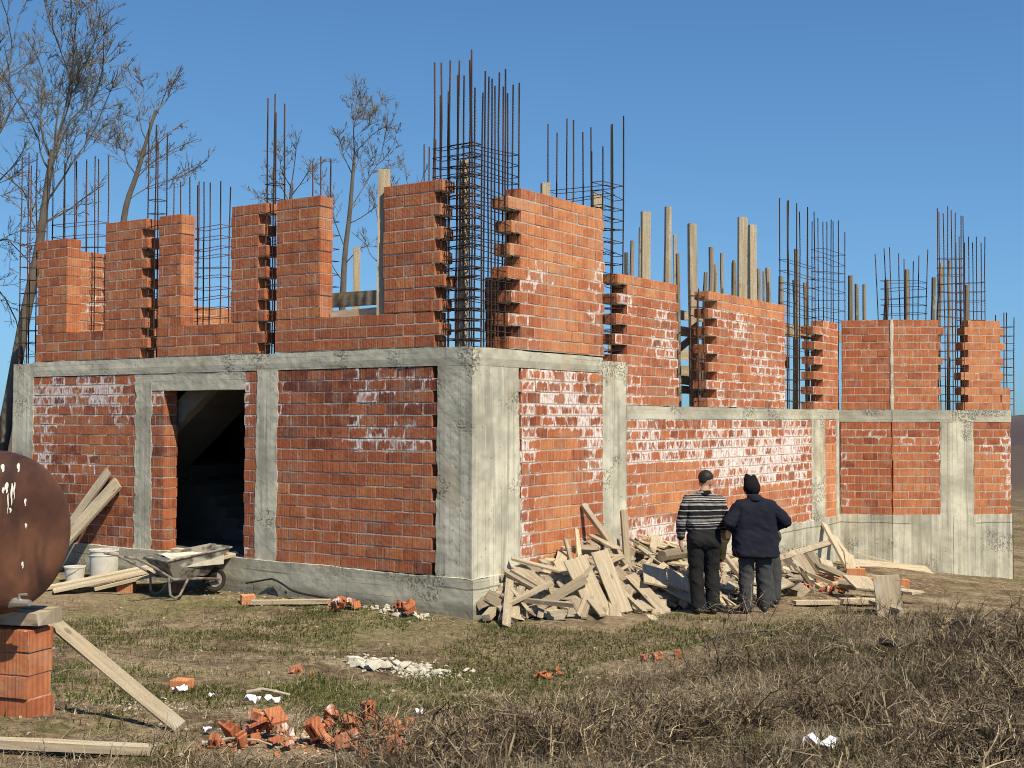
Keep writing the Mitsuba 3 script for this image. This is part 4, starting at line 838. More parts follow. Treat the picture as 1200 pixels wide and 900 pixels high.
def broken_brick(c, seed, size=1.0, whole=False):
    """A slab, U-piece or stub of hollow brick with its ribs."""
    r = np.random.default_rng(seed)
    L, Wd, Hh = r.uniform(.10, .20) * size, r.uniform(.08, .14) * size, r.uniform(.05, .12) * size
    t = .016
    kind = r.integers(0, 3)
    boxes = [((0, 0, 0), (L, Wd, t))]
    if kind >= 1: boxes += [((0, -Wd / 2 + t / 2, Hh / 2), (L, t, Hh)), ((0, Wd * .1, Hh / 2), (L * .9, t, Hh * .95))]
    if kind == 2: boxes += [((0, Wd / 2 - t / 2, Hh * .4), (L * .8, t, Hh * .8)), ((-L * .1, 0, Hh), (L * .7, Wd, t))]
    ms = []
    for o, e in boxes:
        b = m3.Manifold.cube(tuple(e), True).translate(tuple(o)); ms.append(b)
    m = m3.Manifold.batch_boolean(ms, m3.OpType.Add)
    cut = m3.Manifold.cube((1, 1, 1), True).rotate((r.uniform(-25, 25), r.uniform(-25, 25), r.uniform(0, 90))).translate((L * .45 + .5, Wd * .3, 0))
    m = m - cut
    if m.is_empty(): m = ms[0]
    me = m.to_mesh(); v = me.vert_properties[:, :3].astype(float)
    R = trimesh.transformations.euler_matrix(*r.normal(0, .55, 2), r.uniform(0, 6.28))[:3, :3]
    v = v @ R.T
    v = v + np.asarray(c)
    return tm(v, me.tri_verts)

def bb(c, seed, size, label, group, tone=None):
    m = broken_brick(c, seed, size)
    uv = np.stack([np.full(len(m.vertices), tone if tone is not None else random.uniform(.4, .75)), np.full(len(m.vertices), random.choice([.1, .3, .42]))], 1)
    return put('broken_brick', m, 'm_brick', None, label, 'brick', group, uv=uv)

for i in range(58):
    t = random.random(); off = random.gauss(0, .22)
    x, y = 3.02 + 1.0 * t - off * .55, -6.72 + .62 * t + off * .8
    hgt = .14 * max(0, 1 - abs(off) / .4) * random.random()
    tw = 'left end' if t < .3 else 'middle' if t < .65 else 'right end'; th = 'on top of' if hgt > .045 else 'lying low in'
    bb((x, y, gz(x, y) + .025 + hgt), 100 + i, random.uniform(.45, 1.0), f'broken orange hollow brick shard {th} the {tw} of the foreground heap', f'brick shards {th} the {tw} of the heap')
for i in range(10):
    x, y = -1.75 + .3 * random.random(), -.55 + .25 * random.random()
    bb((x, y, gz(x, y) + .04 + .08 * random.random()), 200 + i, .8, 'orange brick shard in the rubble at the foot of the front wall, left clump', 'brick shards left clump by the wall')
for i in range(9):
    x, y = -.98 + .5 * random.random(), -.40 + .2 * random.random()
    bb((x, y, gz(x, y) + .04 + .08 * random.random()), 230 + i, .85, 'orange brick shard in the rubble at the foot of the front wall, right clump', 'brick shards right clump by the wall')
for i in range(9):
    x, y = 2.05 + .35 * random.random(), -1.9 + .3 * random.random()
    bb((x, y, gz(x, y) + .03), 260 + i, .7, 'small orange brick crumb in the dip below the scrap heap', 'brick crumbs in the dip')
for i in range(7):
    x, y = .4 + .3 * random.random(), -3.6 + .3 * random.random()
    bb((x, y, gz(x, y) + .02), 280 + i, .5, 'small brick crumb in the grass left of the lime pile', 'brick crumbs left of the lime pile')
for i in range(8):
    x, y = 2.9 + .5 * random.random(), -1.2 + .3 * random.random()
    bb((x, y, gz(x, y) + .02), 300 + i, .5, 'small brick crumb at the edge of the dry weeds', 'brick crumbs by the weeds')

def whole_brick(c, ang, label, L=.29, Wd=.14, Hh=.14, tone=.8, tilt=0.0, group=None):
    PB = Plane((c[0], c[1]), ang)
    v, f, uv = brick_mesh(PB, -L / 2, L / 2, 0, Hh, Wd / 2, Wd, tone, .05)
    v = v + [0, 0, c[2]]
    put('loose_brick', (v, f), 'm_brick', None, label, 'brick', group, uv=uv)
whole_brick((.88, -5.18, gz(.88, -5.18) - .02), 20, 'single broken orange brick lying alone in the grass', L=.15, Hh=.10, tone=.9)
whole_brick((-3.12, -.62, gz(-3.1, -.62) - .01), 55, 'orange brick lying right of the wheelbarrow', L=.17, Hh=.12, tone=.95)
whole_brick((-5.02, -1.02, gz(-5.0, -1.0) - .01), 30, 'orange brick under the door ramp at the left of the wheelbarrow', L=.22, tone=.85)
whole_brick((-4.55, -.62, gz(-4.5, -.6) - .01), 10, 'brick in the shade under the door ramp behind the wheelbarrow', L=.25, tone=.7)
for i, (x, y, a, l) in enumerate([(1.75, 7.3, 20, .29), (1.95, 7.6, 65, .29), (2.15, 7.75, 15, .27), (2.3, 8.1, 80, .25), (1.9, 7.9, 40, .29), (2.55, 8.3, 30, .16), (1.6, 7.0, 70, .2)]):
    whole_brick((x, y, gz(x, y) - .01), a, 'loose orange brick in the small stack right of the men', L=l, tone=.85, group='loose bricks right of the men')
whole_brick((1.98, 7.68, gz(1.98, 7.68) + .135), 25, 'loose orange brick lying on top of the small stack right of the men', tone=.9)
for i in range(22):
    x, y = 1.75 + .9 * random.random(), 5.2 + .9 * random.random()
    bb((x, y, gz(x, y) + .03 + .06 * random.random()), 330 + i, .7, 'brick crumb in the rubble between the man in navy and the loose bricks', 'brick crumbs beyond the man in navy', tone=.45)

# lime and concrete lumps
for i in range(44):
    t = random.random()
    x, y = .55 + .75 * t + random.gauss(0, .10), -2.55 + .42 * t + random.gauss(0, .13)
    s = random.uniform(.05, .13) * (1.15 - .6 * t)
    put('concrete_lump', chunk((x, y, gz(x, y) + s * .2 + .03 * random.random()), s, 400 + i, .6), 'm_chunk', None, f'{"large" if s > .085 else "small"} whitish lump at the {"left" if t < .33 else "middle" if t < .67 else "right"} of the lime pile in the grass', 'lump', f'{"large" if s > .085 else "small"} lumps {"left" if t < .33 else "middle" if t < .67 else "right"} in the lime pile')
for i in range(30):
    x, y = -1.45 + 1.15 * random.random(), -.42 + .26 * random.random()
    s = random.uniform(.025, .07)
    put('concrete_lump', chunk((x, y, gz(x, y) + s * .4), s, 470 + i), 'm_chunk', None, 'pale mortar lump in the rubble at the foot of the front wall', 'lump', 'lumps by the front wall')
for i in range(12):
    x, y = 1.42 + random.gauss(0, .14), -6.05 + random.gauss(0, .2)
    s = random.uniform(.02, .05)
    put('concrete_lump', chunk((x, y, gz(x, y) + s * .3), s, 510 + i, .5), 'm_chunk', None, 'white crumb of the lime patch beside the tank pier', 'lump', 'lime crumbs by the tank pier')
def scatter_mesh(pts, size_fn, seed):
    ms = []
    zs = ground_z(pts[:, 0], pts[:, 1])
    for i, (x, y) in enumerate(pts):
        s = size_fn(); ms.append(chunk((x, y, zs[i] + s * .2), s, seed + i, .7))
    return cat_m(ms)
pp = np.concatenate([np.stack([rng.uniform(-8, 4, 420), rng.uniform(-7.5, -.2, 420)], 1), np.stack([rng.normal(3.5, .5, 150), rng.normal(-6.4, .3, 150)], 1), np.stack([rng.uniform(1.5, 5, 140), rng.uniform(-1.5, 6, 140)], 1), np.stack([rng.uniform(-9, -.2, 240), rng.uniform(-.7, -.12, 240)], 1)])
put('pebbles', scatter_mesh(pp, lambda: random.uniform(.008, .032), 1000), 'm_stone', None, 'small pale stones and mortar crumbs strewn over the ground', 'stones', kind='stuff')
pp = np.stack([rng.normal(1.42, .22, 260), rng.normal(-6.05, .25, 260)], 1)
pp2 = np.stack([rng.normal(3.55, .35, 420), rng.normal(-6.42, .16, 420)], 1)
put('lime_grit', scatter_mesh(np.vstack([pp, pp2]), lambda: random.uniform(.006, .018), 3000), 'm_chunk', None, 'white lime grit in the grass beside the pier and under the brick shards', 'grit', kind='stuff')
pp3 = np.stack([3.02 + 1.0 * rng.random(320), np.zeros(320)], 1); pp3[:, 1] = -6.72 + .62 * (pp3[:, 0] - 3.02) + rng.normal(0, .22, 320)
put('brick_crumbs', scatter_mesh(pp3, lambda: random.uniform(.010, .034), 5000), 'm_crumb', None, 'orange brick crumbs and dust between the shards of the foreground heap', 'crumbs', kind='stuff')
put('lime_crumbs', scatter_mesh(np.stack([rng.normal(.95, .34, 420), rng.normal(-2.32, .17, 420)], 1), lambda: random.uniform(.008, .035), 7000), 'm_chunk', None, 'fine white crumbs of the lime pile in the middle of the grass', 'crumbs', kind='stuff')
put('earth_clod', chunk((6.05, -1.15, gz(6.05, -1.15) + .10), .24, 77), 'm_clod', None, 'dark earth clod on the weedy mound', 'clod')
put('earth_clod', chunk((5.55, -1.6, gz(5.55, -1.6) + .04), .18, 78), 'm_clod', None, 'second dark clod lower on the weedy mound', 'clod')

def litter(x, y, s, seed, label):
    r = np.random.default_rng(seed)
    n = 5; X, Y = np.meshgrid(np.linspace(-1, 1, n), np.linspace(-.6, .6, n), indexing='ij')
    Z = r.uniform(0, .8, X.shape)
    a = r.uniform(0, 6.28)
    v = np.stack([x + s * (X * math.cos(a) - Y * math.sin(a)), y + s * (X * math.sin(a) + Y * math.cos(a)), gz(x, y) + .02 + s * Z], -1).reshape(-1, 3)
    k = np.arange(n * n).reshape(n, n)
    q = np.stack([k[:-1, :-1], k[1:, :-1], k[1:, 1:], k[:-1, 1:]], -1).reshape(-1, 4)
    top = tm(v, np.vstack([q[:, [0, 1, 2]], q[:, [0, 2, 3]]]))
    bot = tm(v - [0, 0, .003], np.vstack([q[:, [0, 2, 1]], q[:, [0, 3, 2]]]))
    put('litter', cat_m([top, bot]), 'm_litter', None, label, 'litter')
litter(1.05, -5.35, .055, 1, 'white scrap of paper just below the single brick in the grass')
litter(1.38, -5.32, .045, 2, 'white paper scrap right of the single brick in the grass')
litter(1.85, -5.12, .06, 3, 'crumpled white bag in the grass above the shard heap')
litter(1.80, -5.30, .07, 4, 'crumpled bluish bag beside the white one above the shard heap')
litter(2.85, -4.55, .05, 5, 'white scrap in the grass below the lime pile')
litter(4.24, -5.02, .07, 6, 'crumpled white plastic in the weeds at bottom centre')
litter(6.50, -5.75, .09, 7, 'torn white bag at the bottom edge in the weeds')
litter(7.35, -5.45, .06, 8, 'bluish plastic scrap in the bottom right corner')
litter(2.70, -6.55, .04, 9, 'white scrap beside the foot of the leaning timber')

# ------------------------------------------------------------------ people
def bones_mesh(bones, res=.03, it=8, disp=0.0, seed=0):
    parts = []
    for (p, r1), (q, r2) in bones:
        a = m3.Manifold.sphere(r1, 20).translate(tuple(map(float, p))); b = m3.Manifold.sphere(r2, 20).translate(tuple(map(float, q)))
        parts.append(m3.Manifold.batch_hull([a, b]))
    m = m3.Manifold.batch_boolean(parts, m3.OpType.Add).refine_to_length(res)
    me = m.to_mesh()
    t = trimesh.Trimesh(me.vert_properties[:, :3].astype(float), me.tri_verts, process=True)
    trimesh.smoothing.filter_taubin(t, iterations=it)
    if disp:
        v = np.array(t.vertices); n = np.array(t.vertex_normals)
        d = (meshkit.fbm(v * np.array([7, 7, 11]), 3, seed) - .5) * 2 * disp
        t.vertices = v + n * d[:, None]
    return t

def hull_bones(groups, res=.03, it=8, disp=0.0, seed=0):
    """Each group is a list of (point, radius, (sx, sy, sz)) whose hull is one solid."""
    parts = []
    for g in groups:
        sp = [m3.Manifold.sphere(1, 24).scale(tuple(r * np.array(s))).translate(tuple(map(float, p))) for p, r, s in g]
        parts.append(m3.Manifold.batch_hull(sp))
    m = m3.Manifold.batch_boolean(parts, m3.OpType.Add).refine_to_length(res)
    me = m.to_mesh()
    t = trimesh.Trimesh(me.vert_properties[:, :3].astype(float), me.tri_verts, process=True)
    trimesh.smoothing.filter_taubin(t, iterations=it)
    if disp:
        v = np.array(t.vertices); n = np.array(t.vertex_normals)
        q = v + .05 * (meshkit.fbm(v * 4, 2, seed + 9)[:, None] - .5)
        fold = np.abs(meshkit.fbm(q * np.array([5, 5, 10]) + (v[:, :1] + v[:, 2:]) * 5, 3, seed) - .5) * 4 - .45
        d = ((meshkit.fbm(v * np.array([7, 7, 11]), 3, seed) - .5) * 1.4 + fold * .55) * disp
        t.vertices = v + n * d[:, None]
    return t

def place(t, origin, yaw=0.0):
    c, s = math.cos(yaw), math.sin(yaw)
    X = R_ * c + F_ * s; Y = -R_ * s + F_ * c
    v = np.array(t.vertices) @ np.stack([X, Y, Z_]) + origin
    return tm(v, t.faces)

def hand_bones(w, d, side, curl=.5):
    """A relaxed hand from the wrist w along direction d: palm, four bent fingers and a thumb."""
    w, d = np.array(w, float), np.array(d, float); d /= np.linalg.norm(d)
    f = np.array([0, 1.0, 0]); f = f - d * (f @ d); f /= np.linalg.norm(f)
    sdir = np.cross(d, f) * side
    out = [[(w, .026, (1, 1, 1)), (w + d * .045 + f * .02, .024, (1, 1, 1)), (w + d * .085 + f * .03, .018, (1, 1, 1)), (w + d * .085 - f * .03, .018, (1, 1, 1))]]
    for k, (o, L) in enumerate(((.034, .072), (.012, .082), (-.011, .077), (-.032, .06))):
        b = w + d * .085 + f * o; bend = -sdir * curl
        m1 = b + (d + bend * .25) * L * .45; m2 = m1 + (d + bend * .8) * L * .32; m3_ = m2 + (d * .7 + bend) * L * .26
        out += [[(b, .0095, (1, 1, 1)), (m1, .009, (1, 1, 1))], [(m1, .009, (1, 1, 1)), (m2, .0082, (1, 1, 1))], [(m2, .0082, (1, 1, 1)), (m3_, .0072, (1, 1, 1))]]
    b = w + d * .025 + f * .03
    t1 = b + (d * .6 + f * .75) * .04; t2 = t1 + (d * .95 + f * .2) * .034
    out += [[(b, .013, (1, 1, 1)), (t1, .011, (1, 1, 1))], [(t1, .011, (1, 1, 1)), (t2, .0085, (1, 1, 1))]]
    return out

def head_bones(c, yaw, pitch=0.0):
    """Skull, jaw, nose, brows, ears round the centre c; the face looks along +y turned by yaw (positive to the right)."""
    cy, sy = math.cos(yaw), math.sin(yaw); cp, sp = math.cos(pitch), math.sin(pitch)
    def P(x, y, z):
        y, z = y * cp + z * sp, -y * sp + z * cp
        return np.array(c) + np.array([x * cy + y * sy, -x * sy + y * cy, z])
    o = (1, 1, 1)
    return [[(P(0, -.012, .03), .088, o), (P(0, .03, .03), .078, o), (P(0, .05, -.06), .045, o), (P(0, .02, -.07), .05, o)],
            [(P(0, .085, -.075), .022, o), (P(0, .03, -.06), .055, o)],
            [(P(0, .098, .012), .010, o), (P(0, .122, -.022), .015, o), (P(0, .10, -.028), .017, o)],
            [(P(-.035, .088, .028), .012, o), (P(.035, .088, .028), .012, o)],
            [(P(0, .094, -.052), .012, (1.6, 1, .5)), (P(0, .085, -.052), .015, o)],
            [(P(-.082, .0, .0), .022, (.5, .8, 1.35)), (P(-.080, .005, -.03), .012, o)],
            [(P(.082, .0, .0), .022, (.5, .8, 1.35)), (P(.080, .005, -.03), .012, o)]], P

o1 = (1, 1, 1)
def person(origin, yaw, label, joints, head_c, head_yaw, head_pitch, top, legs_bs, hands):
    k = thing('person', label, 'person')
    hb_, P = head_bones(head_c, head_yaw, head_pitch)
    g = list(hb_)
    J = joints
    nk = np.array(J['neck'])
    g += [[(nk, .058, o1), (np.array(head_c) + [0, -.01, -.06], .055, o1)], [(nk, .06, o1), (J['chest'], .12, (1.2, .8, 1))], [(J['chest'], .12, (1.2, .8, 1)), (J['hip'], .12, (1.1, .8, 1))]]
    for s in 'LR':
        g += [[(J['sh' + s], .055, o1), (J['chest'], .10, o1)], [(J['sh' + s], .05, o1), (J['el' + s], .04, o1)], [(J['el' + s], .04, o1), (J['wr' + s], .028, o1)]]
        g += [[(J['hp' + s], .085, o1), (J['kn' + s], .055, o1)], [(J['kn' + s], .055, o1), (J['an' + s], .04, o1)], [(J['an' + s], .04, o1), (np.array(J['an' + s]) + [0, .12, -.04], .03, o1)], [(J['hip'], .1, o1), (J['hp' + s], .09, o1)]]
        if s in hands:
            w, e = np.array(J['wr' + s]), np.array(J['el' + s])
            g += hand_bones(w, hands[s], -1 if s == 'L' else 1)
    put('body', place(hull_bones(g, .012, 5), origin, yaw), 'm_skin', k, smooth=True)
    return k, P

def add_shoes(k, J, origin, yaw, bs='m_shoe'):
    for s, tw in (('L', .25), ('R', -.22)):
        a = np.array(J['an' + s]); dx = -.12 * math.sin(tw)
        g = [[(a + [0, -.05, -.035], .042, o1), (a + [dx * .6, .10, -.045], .042, (1, 1, .8)), (a + [dx * 1.3, .185, -.052], .034, (1, 1, .75)), (a + [0, 0, .01], .048, o1)]]
        t = hull_bones(g, .02, 4); v = np.array(t.vertices); v[:, 2] = np.maximum(v[:, 2], .0); t.vertices = v
        put('shoe', place(t, origin, yaw), bs, k, smooth=True)

# man in the striped sweater
o = np.array([2.15, 1.83, gz(2.15, 1.83) - .005])
J = dict(neck=(.005, .01, 1.46), chest=(0, .02, 1.27), hip=(0, 0, .96), shL=(-.195, 0, 1.375), elL=(-.275, -.01, 1.12), wrL=(-.275, .045, .90), shR=(.20, .01, 1.365), elR=(.29, .03, 1.10), wrR=(.25, .24, .98),
         hpL=(-.095, 0, .93), knL=(-.085, .02, .50), anL=(-.075, -.02, .085), hpR=(.095, 0, .93), knR=(.10, .02, .50), anR=(.11, -.05, .085))
k, P = person(o, 0, 'dark haired man in a grey and black striped sweater and black trousers seen from behind', J, (.035, .075, 1.595), .75, .45, None, None, {'L': (.02, .06, -1), 'R': (-.2, .9, -.3)})
put('hair', place(hull_bones([[(P(0, -.022, .048), .092, o1), (P(0, .028, .075), .064, o1), (P(0, -.040, .012), .066, o1)]], .02, 4, .004, 3), o), 'm_hair', k, smooth=True)
put('sweater', place(hull_bones([
    [((-.11, .0, 1.37), .085, (1, .9, .8)), ((.11, .0, 1.37), .085, (1, .9, .8)), ((0, .0, 1.44), .075, (1.1, .9, .8))],
    [((-.13, .01, 1.35), .105, (1, 1.1, 1)), ((.13, .01, 1.35), .105, (1, 1.1, 1)), ((-.12, .02, 1.12), .115, (1, 1.15, 1)), ((.12, .02, 1.12), .115, (1, 1.15, 1))],
    [((-.115, .02, 1.14), .12, (1, 1.15, 1)), ((.115, .02, 1.14), .12, (1, 1.15, 1)), ((-.10, .02, 1.015), .105, (1, 1.15, .5)), ((.10, .02, 1.015), .105, (1, 1.15, .5))],
    [((-.185, 0, 1.37), .078, o1), ((-.272, -.01, 1.12), .066, o1)], [((-.272, -.01, 1.12), .066, o1), ((-.275, .035, .93), .048, o1)],
    [((.19, .01, 1.36), .078, o1), ((.29, .03, 1.10), .066, o1)], [((.29, .03, 1.10), .066, o1), ((.256, .21, .99), .048, o1)]], .018, 4, .017, 5), o), 'm_knit', k, smooth=True)
put('collar', place(hull_bones([[((.012, .012, 1.475), .078, (1, 1, .32)), ((.006, .008, 1.445), .088, (1, 1, .3))]], .02, 3), o), 'm_hat', k, smooth=True)
put('trousers', place(hull_bones([
    [((-.085, .01, 1.0), .11, (1, 1.05, .5)), ((.085, .01, 1.0), .11, (1, 1.05, .5)), ((-.095, -.02, .88), .118, (1, 1.1, 1)), ((.095, -.02, .88), .118, (1, 1.1, 1))],
    [((-.095, -.01, .88), .115, o1), ((-.088, .02, .50), .092, o1)], [((-.088, .02, .50), .092, o1), ((-.078, -.015, .09), .082, (1, 1.1, .6))],
    [((.095, -.01, .88), .115, o1), ((.098, .02, .50), .092, o1)], [((.098, .02, .50), .092, o1), ((.11, -.045, .09), .082, (1, 1.1, .6))]], .02, 4, .018, 8), o), 'm_blacktrousers', k, smooth=True)
add_shoes(k, J, o, 0)

# man in the navy jacket and knitted hat
o = np.array([2.72, 2.06, gz(2.72, 2.06) - .005])
J = dict(neck=(-.01, .01, 1.36), chest=(0, .02, 1.18), hip=(0, 0, .90), shL=(-.20, 0, 1.29), elL=(-.34, -.06, 1.08), wrL=(-.19, .14, .98), shR=(.20, 0, 1.29), elR=(.37, -.05, 1.10), wrR=(.20, .15, 1.0),
         hpL=(-.095, 0, .86), knL=(-.10, .03, .47), anL=(-.12, -.06, .085), hpR=(.095, 0, .86), knR=(.10, .02, .47), anR=(.11, .05, .085))
k, P = person(o, .05, 'man in navy jacket, black knitted hat and dark grey trousers, elbows out, seen from behind', J, (-.02, .075, 1.46), -.1, .5, None, None, {'L': (.5, .6, -.3), 'R': (-.5, .6, -.3)})
put('hat', place(hull_bones([[(P(0, -.02, .035), .104, o1), (P(0, .03, .05), .09, o1), (P(0, -.02, .10), .085, o1)], [(P(-.02, -.02, .13), .065, o1), (P(-.045, -.03, .195), .022, o1)], [(P(.03, -.01, .13), .06, o1), (P(.055, .0, .19), .026, o1)]], .02, 4, .004, 2), o, .05), 'm_hat', k, smooth=True)
put('jacket', place(hull_bones([
    [((-.12, .0, 1.29), .095, (1, .95, .8)), ((.12, .0, 1.29), .095, (1, .95, .8)), ((-.01, .0, 1.375), .07, (1.1, 1, .7))],
    [((-.15, .01, 1.26), .11, (1, 1.2, 1)), ((.15, .01, 1.26), .11, (1, 1.2, 1)), ((-.15, .02, .98), .125, (1, 1.2, 1)), ((.15, .02, .98), .125, (1, 1.2, 1))],
    [((-.15, .02, 1.0), .125, (1, 1.2, 1)), ((.15, .02, 1.0), .125, (1, 1.2, 1)), ((-.155, .0, .70), .13, (1, 1.25, .35)), ((.165, .0, .69), .13, (1, 1.25, .35))],
    [((-.185, 0, 1.27), .092, o1), ((-.33, -.055, 1.09), .078, o1)], [((-.33, -.055, 1.09), .078, o1), ((-.21, .12, .985), .06, o1)],
    [((.185, 0, 1.27), .092, o1), ((.355, -.05, 1.10), .078, o1)], [((.355, -.05, 1.10), .078, o1), ((.22, .12, 1.0), .06, o1)]], .018, 4, .020, 11), o, .05), 'm_navy', k, smooth=True)
put('collar', place(hull_bones([[((-.01, .005, 1.40), .085, (1, 1, .35)), ((-.01, .0, 1.36), .095, (1, 1, .35))]], .02, 3), o, .05), 'm_navy', k, smooth=True)
put('trousers', place(hull_bones([
    [((-.09, .0, .90), .12, (1, 1, .6)), ((.09, .0, .90), .12, (1, 1, .6)), ((-.095, 0, .78), .112, o1), ((.095, 0, .78), .112, o1)],
    [((-.095, 0, .80), .11, o1), ((-.105, .03, .47), .092, o1)], [((-.105, .03, .47), .092, o1), ((-.12, -.055, .08), .080, (1, 1.1, .5))],
    [((.095, 0, .80), .11, o1), ((.105, .02, .47), .092, o1)], [((.105, .02, .47), .092, o1), ((.11, .05, .08), .080, (1, 1.1, .5))]], .02, 4, .020, 14), o, .05), 'm_greytrousers', k, smooth=True)
add_shoes(k, J, o, .05)

# third man, bending over the heap behind them
o = np.array([2.40, 2.94, gz(2.40, 2.94) + .02])
J = dict(neck=(-.47, .12, 1.06), chest=(-.27, .08, 1.04), hip=(.10, 0, .90), shL=(-.42, -.10, 1.06), elL=(-.50, -.08, .80), wrL=(-.50, -.02, .58), shR=(-.36, .24, 1.06), elR=(-.46, .28, .80), wrR=(-.48, .26, .56),
         hpL=(.06, -.09, .86), knL=(.05, -.08, .47), anL=(.10, -.10, .085), hpR=(.12, .09, .86), knR=(.20, .08, .50), anR=(.20, .06, .085))
k, P = person(o, 0, 'man in camouflage jacket bending over scrap wood, mostly hidden behind the standing men', J, (-.56, .14, 1.06), -1.2, .9, None, None, {'L': (-.1, .1, -1), 'R': (-.1, .1, -1)})
put('hair', place(hull_bones([[(P(0, -.022, .048), .092, o1), (P(0, .028, .075), .064, o1), (P(0, -.040, .012), .066, o1)]], .02, 4), o), 'm_hair', k, smooth=True)
put('jacket', place(hull_bones([
    [((-.38, -.06, 1.05), .11, o1), ((-.34, .20, 1.05), .11, o1), ((-.05, -.06, .98), .135, o1), ((-.03, .12, .98), .135, o1)],
    [((-.05, -.06, .98), .13, o1), ((-.03, .12, .98), .13, o1), ((.13, -.06, .88), .13, o1), ((.14, .08, .88), .13, o1)],
    [((-.41, -.09, 1.05), .085, o1), ((-.50, -.08, .80), .072, o1)], [((-.50, -.08, .80), .072, o1), ((-.50, -.03, .62), .055, o1)],
    [((-.36, .23, 1.05), .085, o1), ((-.46, .28, .80), .072, o1)], [((-.46, .28, .80), .072, o1), ((-.475, .265, .60), .055, o1)]], .03, 5, .014, 4), o), 'm_camo', k, smooth=True)
put('trousers', place(hull_bones([
    [((.08, -.06, .90), .125, o1), ((.12, .07, .90), .125, o1), ((.06, -.08, .78), .11, o1), ((.15, .08, .78), .11, o1)],
    [((.06, -.085, .80), .11, o1), ((.05, -.08, .47), .09, o1)], [((.05, -.08, .47), .09, o1), ((.10, -.10, .09), .08, (1, 1.1, .5))],
    [((.13, .085, .80), .11, o1), ((.20, .08, .50), .092, o1)], [((.20, .08, .50), .092, o1), ((.20, .06, .09), .08, (1, 1.1, .5))]], .03, 5, .01, 6), o), 'm_greytrousers', k, smooth=True)
add_shoes(k, J, o, 0)

# ------------------------------------------------------------------ trees
def smooth_path(p, n):
    p = np.asarray(p, float); t = np.linspace(0, 1, len(p))
    from scipy.interpolate import PchipInterpolator
    q = PchipInterpolator(t, p, axis=0)(np.linspace(0, 1, n))
    return q

def grow(path, r0, r1, level, out, pods, dens, rngt):
    n = len(path)
    rad = np.linspace(r0, r1, n)
    out.append((path, rad, level))
    L = np.linalg.norm(np.diff(path, axis=0), axis=1).sum()
    if level >= 3: return
    nb = int(dens * L * (1.9 if level == 0 else 3.0 if level == 1 else 4.2)) + (2 if level < 2 else 1)
    for _ in range(nb):
        t = rngt.uniform(.15, 1.0) ** .8
        i = min(int(t * (n - 1)), n - 2)
        d = path[i + 1] - path[i]; d /= np.linalg.norm(d) + 1e-9
        s = rngt.normal(0, 1, 3); s -= d * (s @ d); s /= np.linalg.norm(s)
        a = rngt.uniform(.45, 1.0)
        b = d * math.cos(a) + s * math.sin(a) + np.array([0, 0, .18])
        l = min(L * rngt.uniform(.22, .5) * (1.15 - .6 * t), {0: 3.2, 1: 1.5, 2: .6}[level])
        m = 5
        pts = [path[i]]
        for q in range(m - 1):
            b = b / np.linalg.norm(b) + rngt.normal(0, .16, 3) + np.array([0, 0, .07])
            pts.append(pts[-1] + b / np.linalg.norm(b) * l / (m - 1))
        pts = np.array(pts)
        grow(pts, max(rad[i] * .42, .0055), .0035, level + 1, out, pods, dens, rngt)
        if level == 2 and rngt.random() < pods[1]: pods[0].append(pts[-1])

def tree(trunk, limbs, r0, r1, label, seed, dens=1.6, pods=.04):
    k = thing('bare_tree', label, 'tree')
    rt = np.random.default_rng(seed)
    tp = smooth_path(trunk, 14)
    base = tp[0].copy(); gzb = gz(base[0], base[1])
    if base[2] > gzb - .2:
        tp = np.vstack([[base[0] + (base[0] - tp[1][0]) * .3, base[1], gzb - .3], tp])
    rad = np.linspace(r0, r1, len(tp))
    put('trunk', tube(tp, rad, 10), 'm_bark', k, smooth=True)
    out, pd = [], ([], pods)
    for li in limbs:
        pts = [np.array(p_) + i * rt.normal(0, .22) * F_ for i, p_ in enumerate(li)]  # limbs spread in depth too
        path = smooth_path(pts, 9)
        grow(path, max(r1 * .45, .012), .006, 0, out, pd, dens, rt)
    grow(tp[len(tp) // 2:], rad[len(rad) // 2] * .5, r1 * .5, 0, out, pd, dens * .35, rt)
    ms = [tube(p, r, 6 if lv == 0 else 4 if lv < 2 else 3, cap=False) for p, r, lv in out]
    for q in [q for q in out if q[2] == 0][:len(limbs)]:
        put('limb', tube(q[0], q[1], 6), 'm_bark', k, smooth=True)
    put('crown', cat_m([m for m, q in zip(ms, out) if q[2] > 0]), 'm_twig', k, kind='stuff')
    if pd[0]:
        pm = []
        for c in pd[0]:
            a = rt.normal(0, 1, 3) * [.6, .6, .3]; a = a / np.linalg.norm(a) + [0, 0, -.8]
            l = rt.uniform(.05, .1); s = np.cross(a, [0, 1, 0]); s = s / np.linalg.norm(s) * .012
            pm.append(tm([c, c + a * l * .5 + s, c + a * l, c + a * l * .5 - s], [[0, 1, 2], [0, 2, 3]]))
        put('seed_pods', cat_m(pm), 'm_pod', k, kind='stuff')
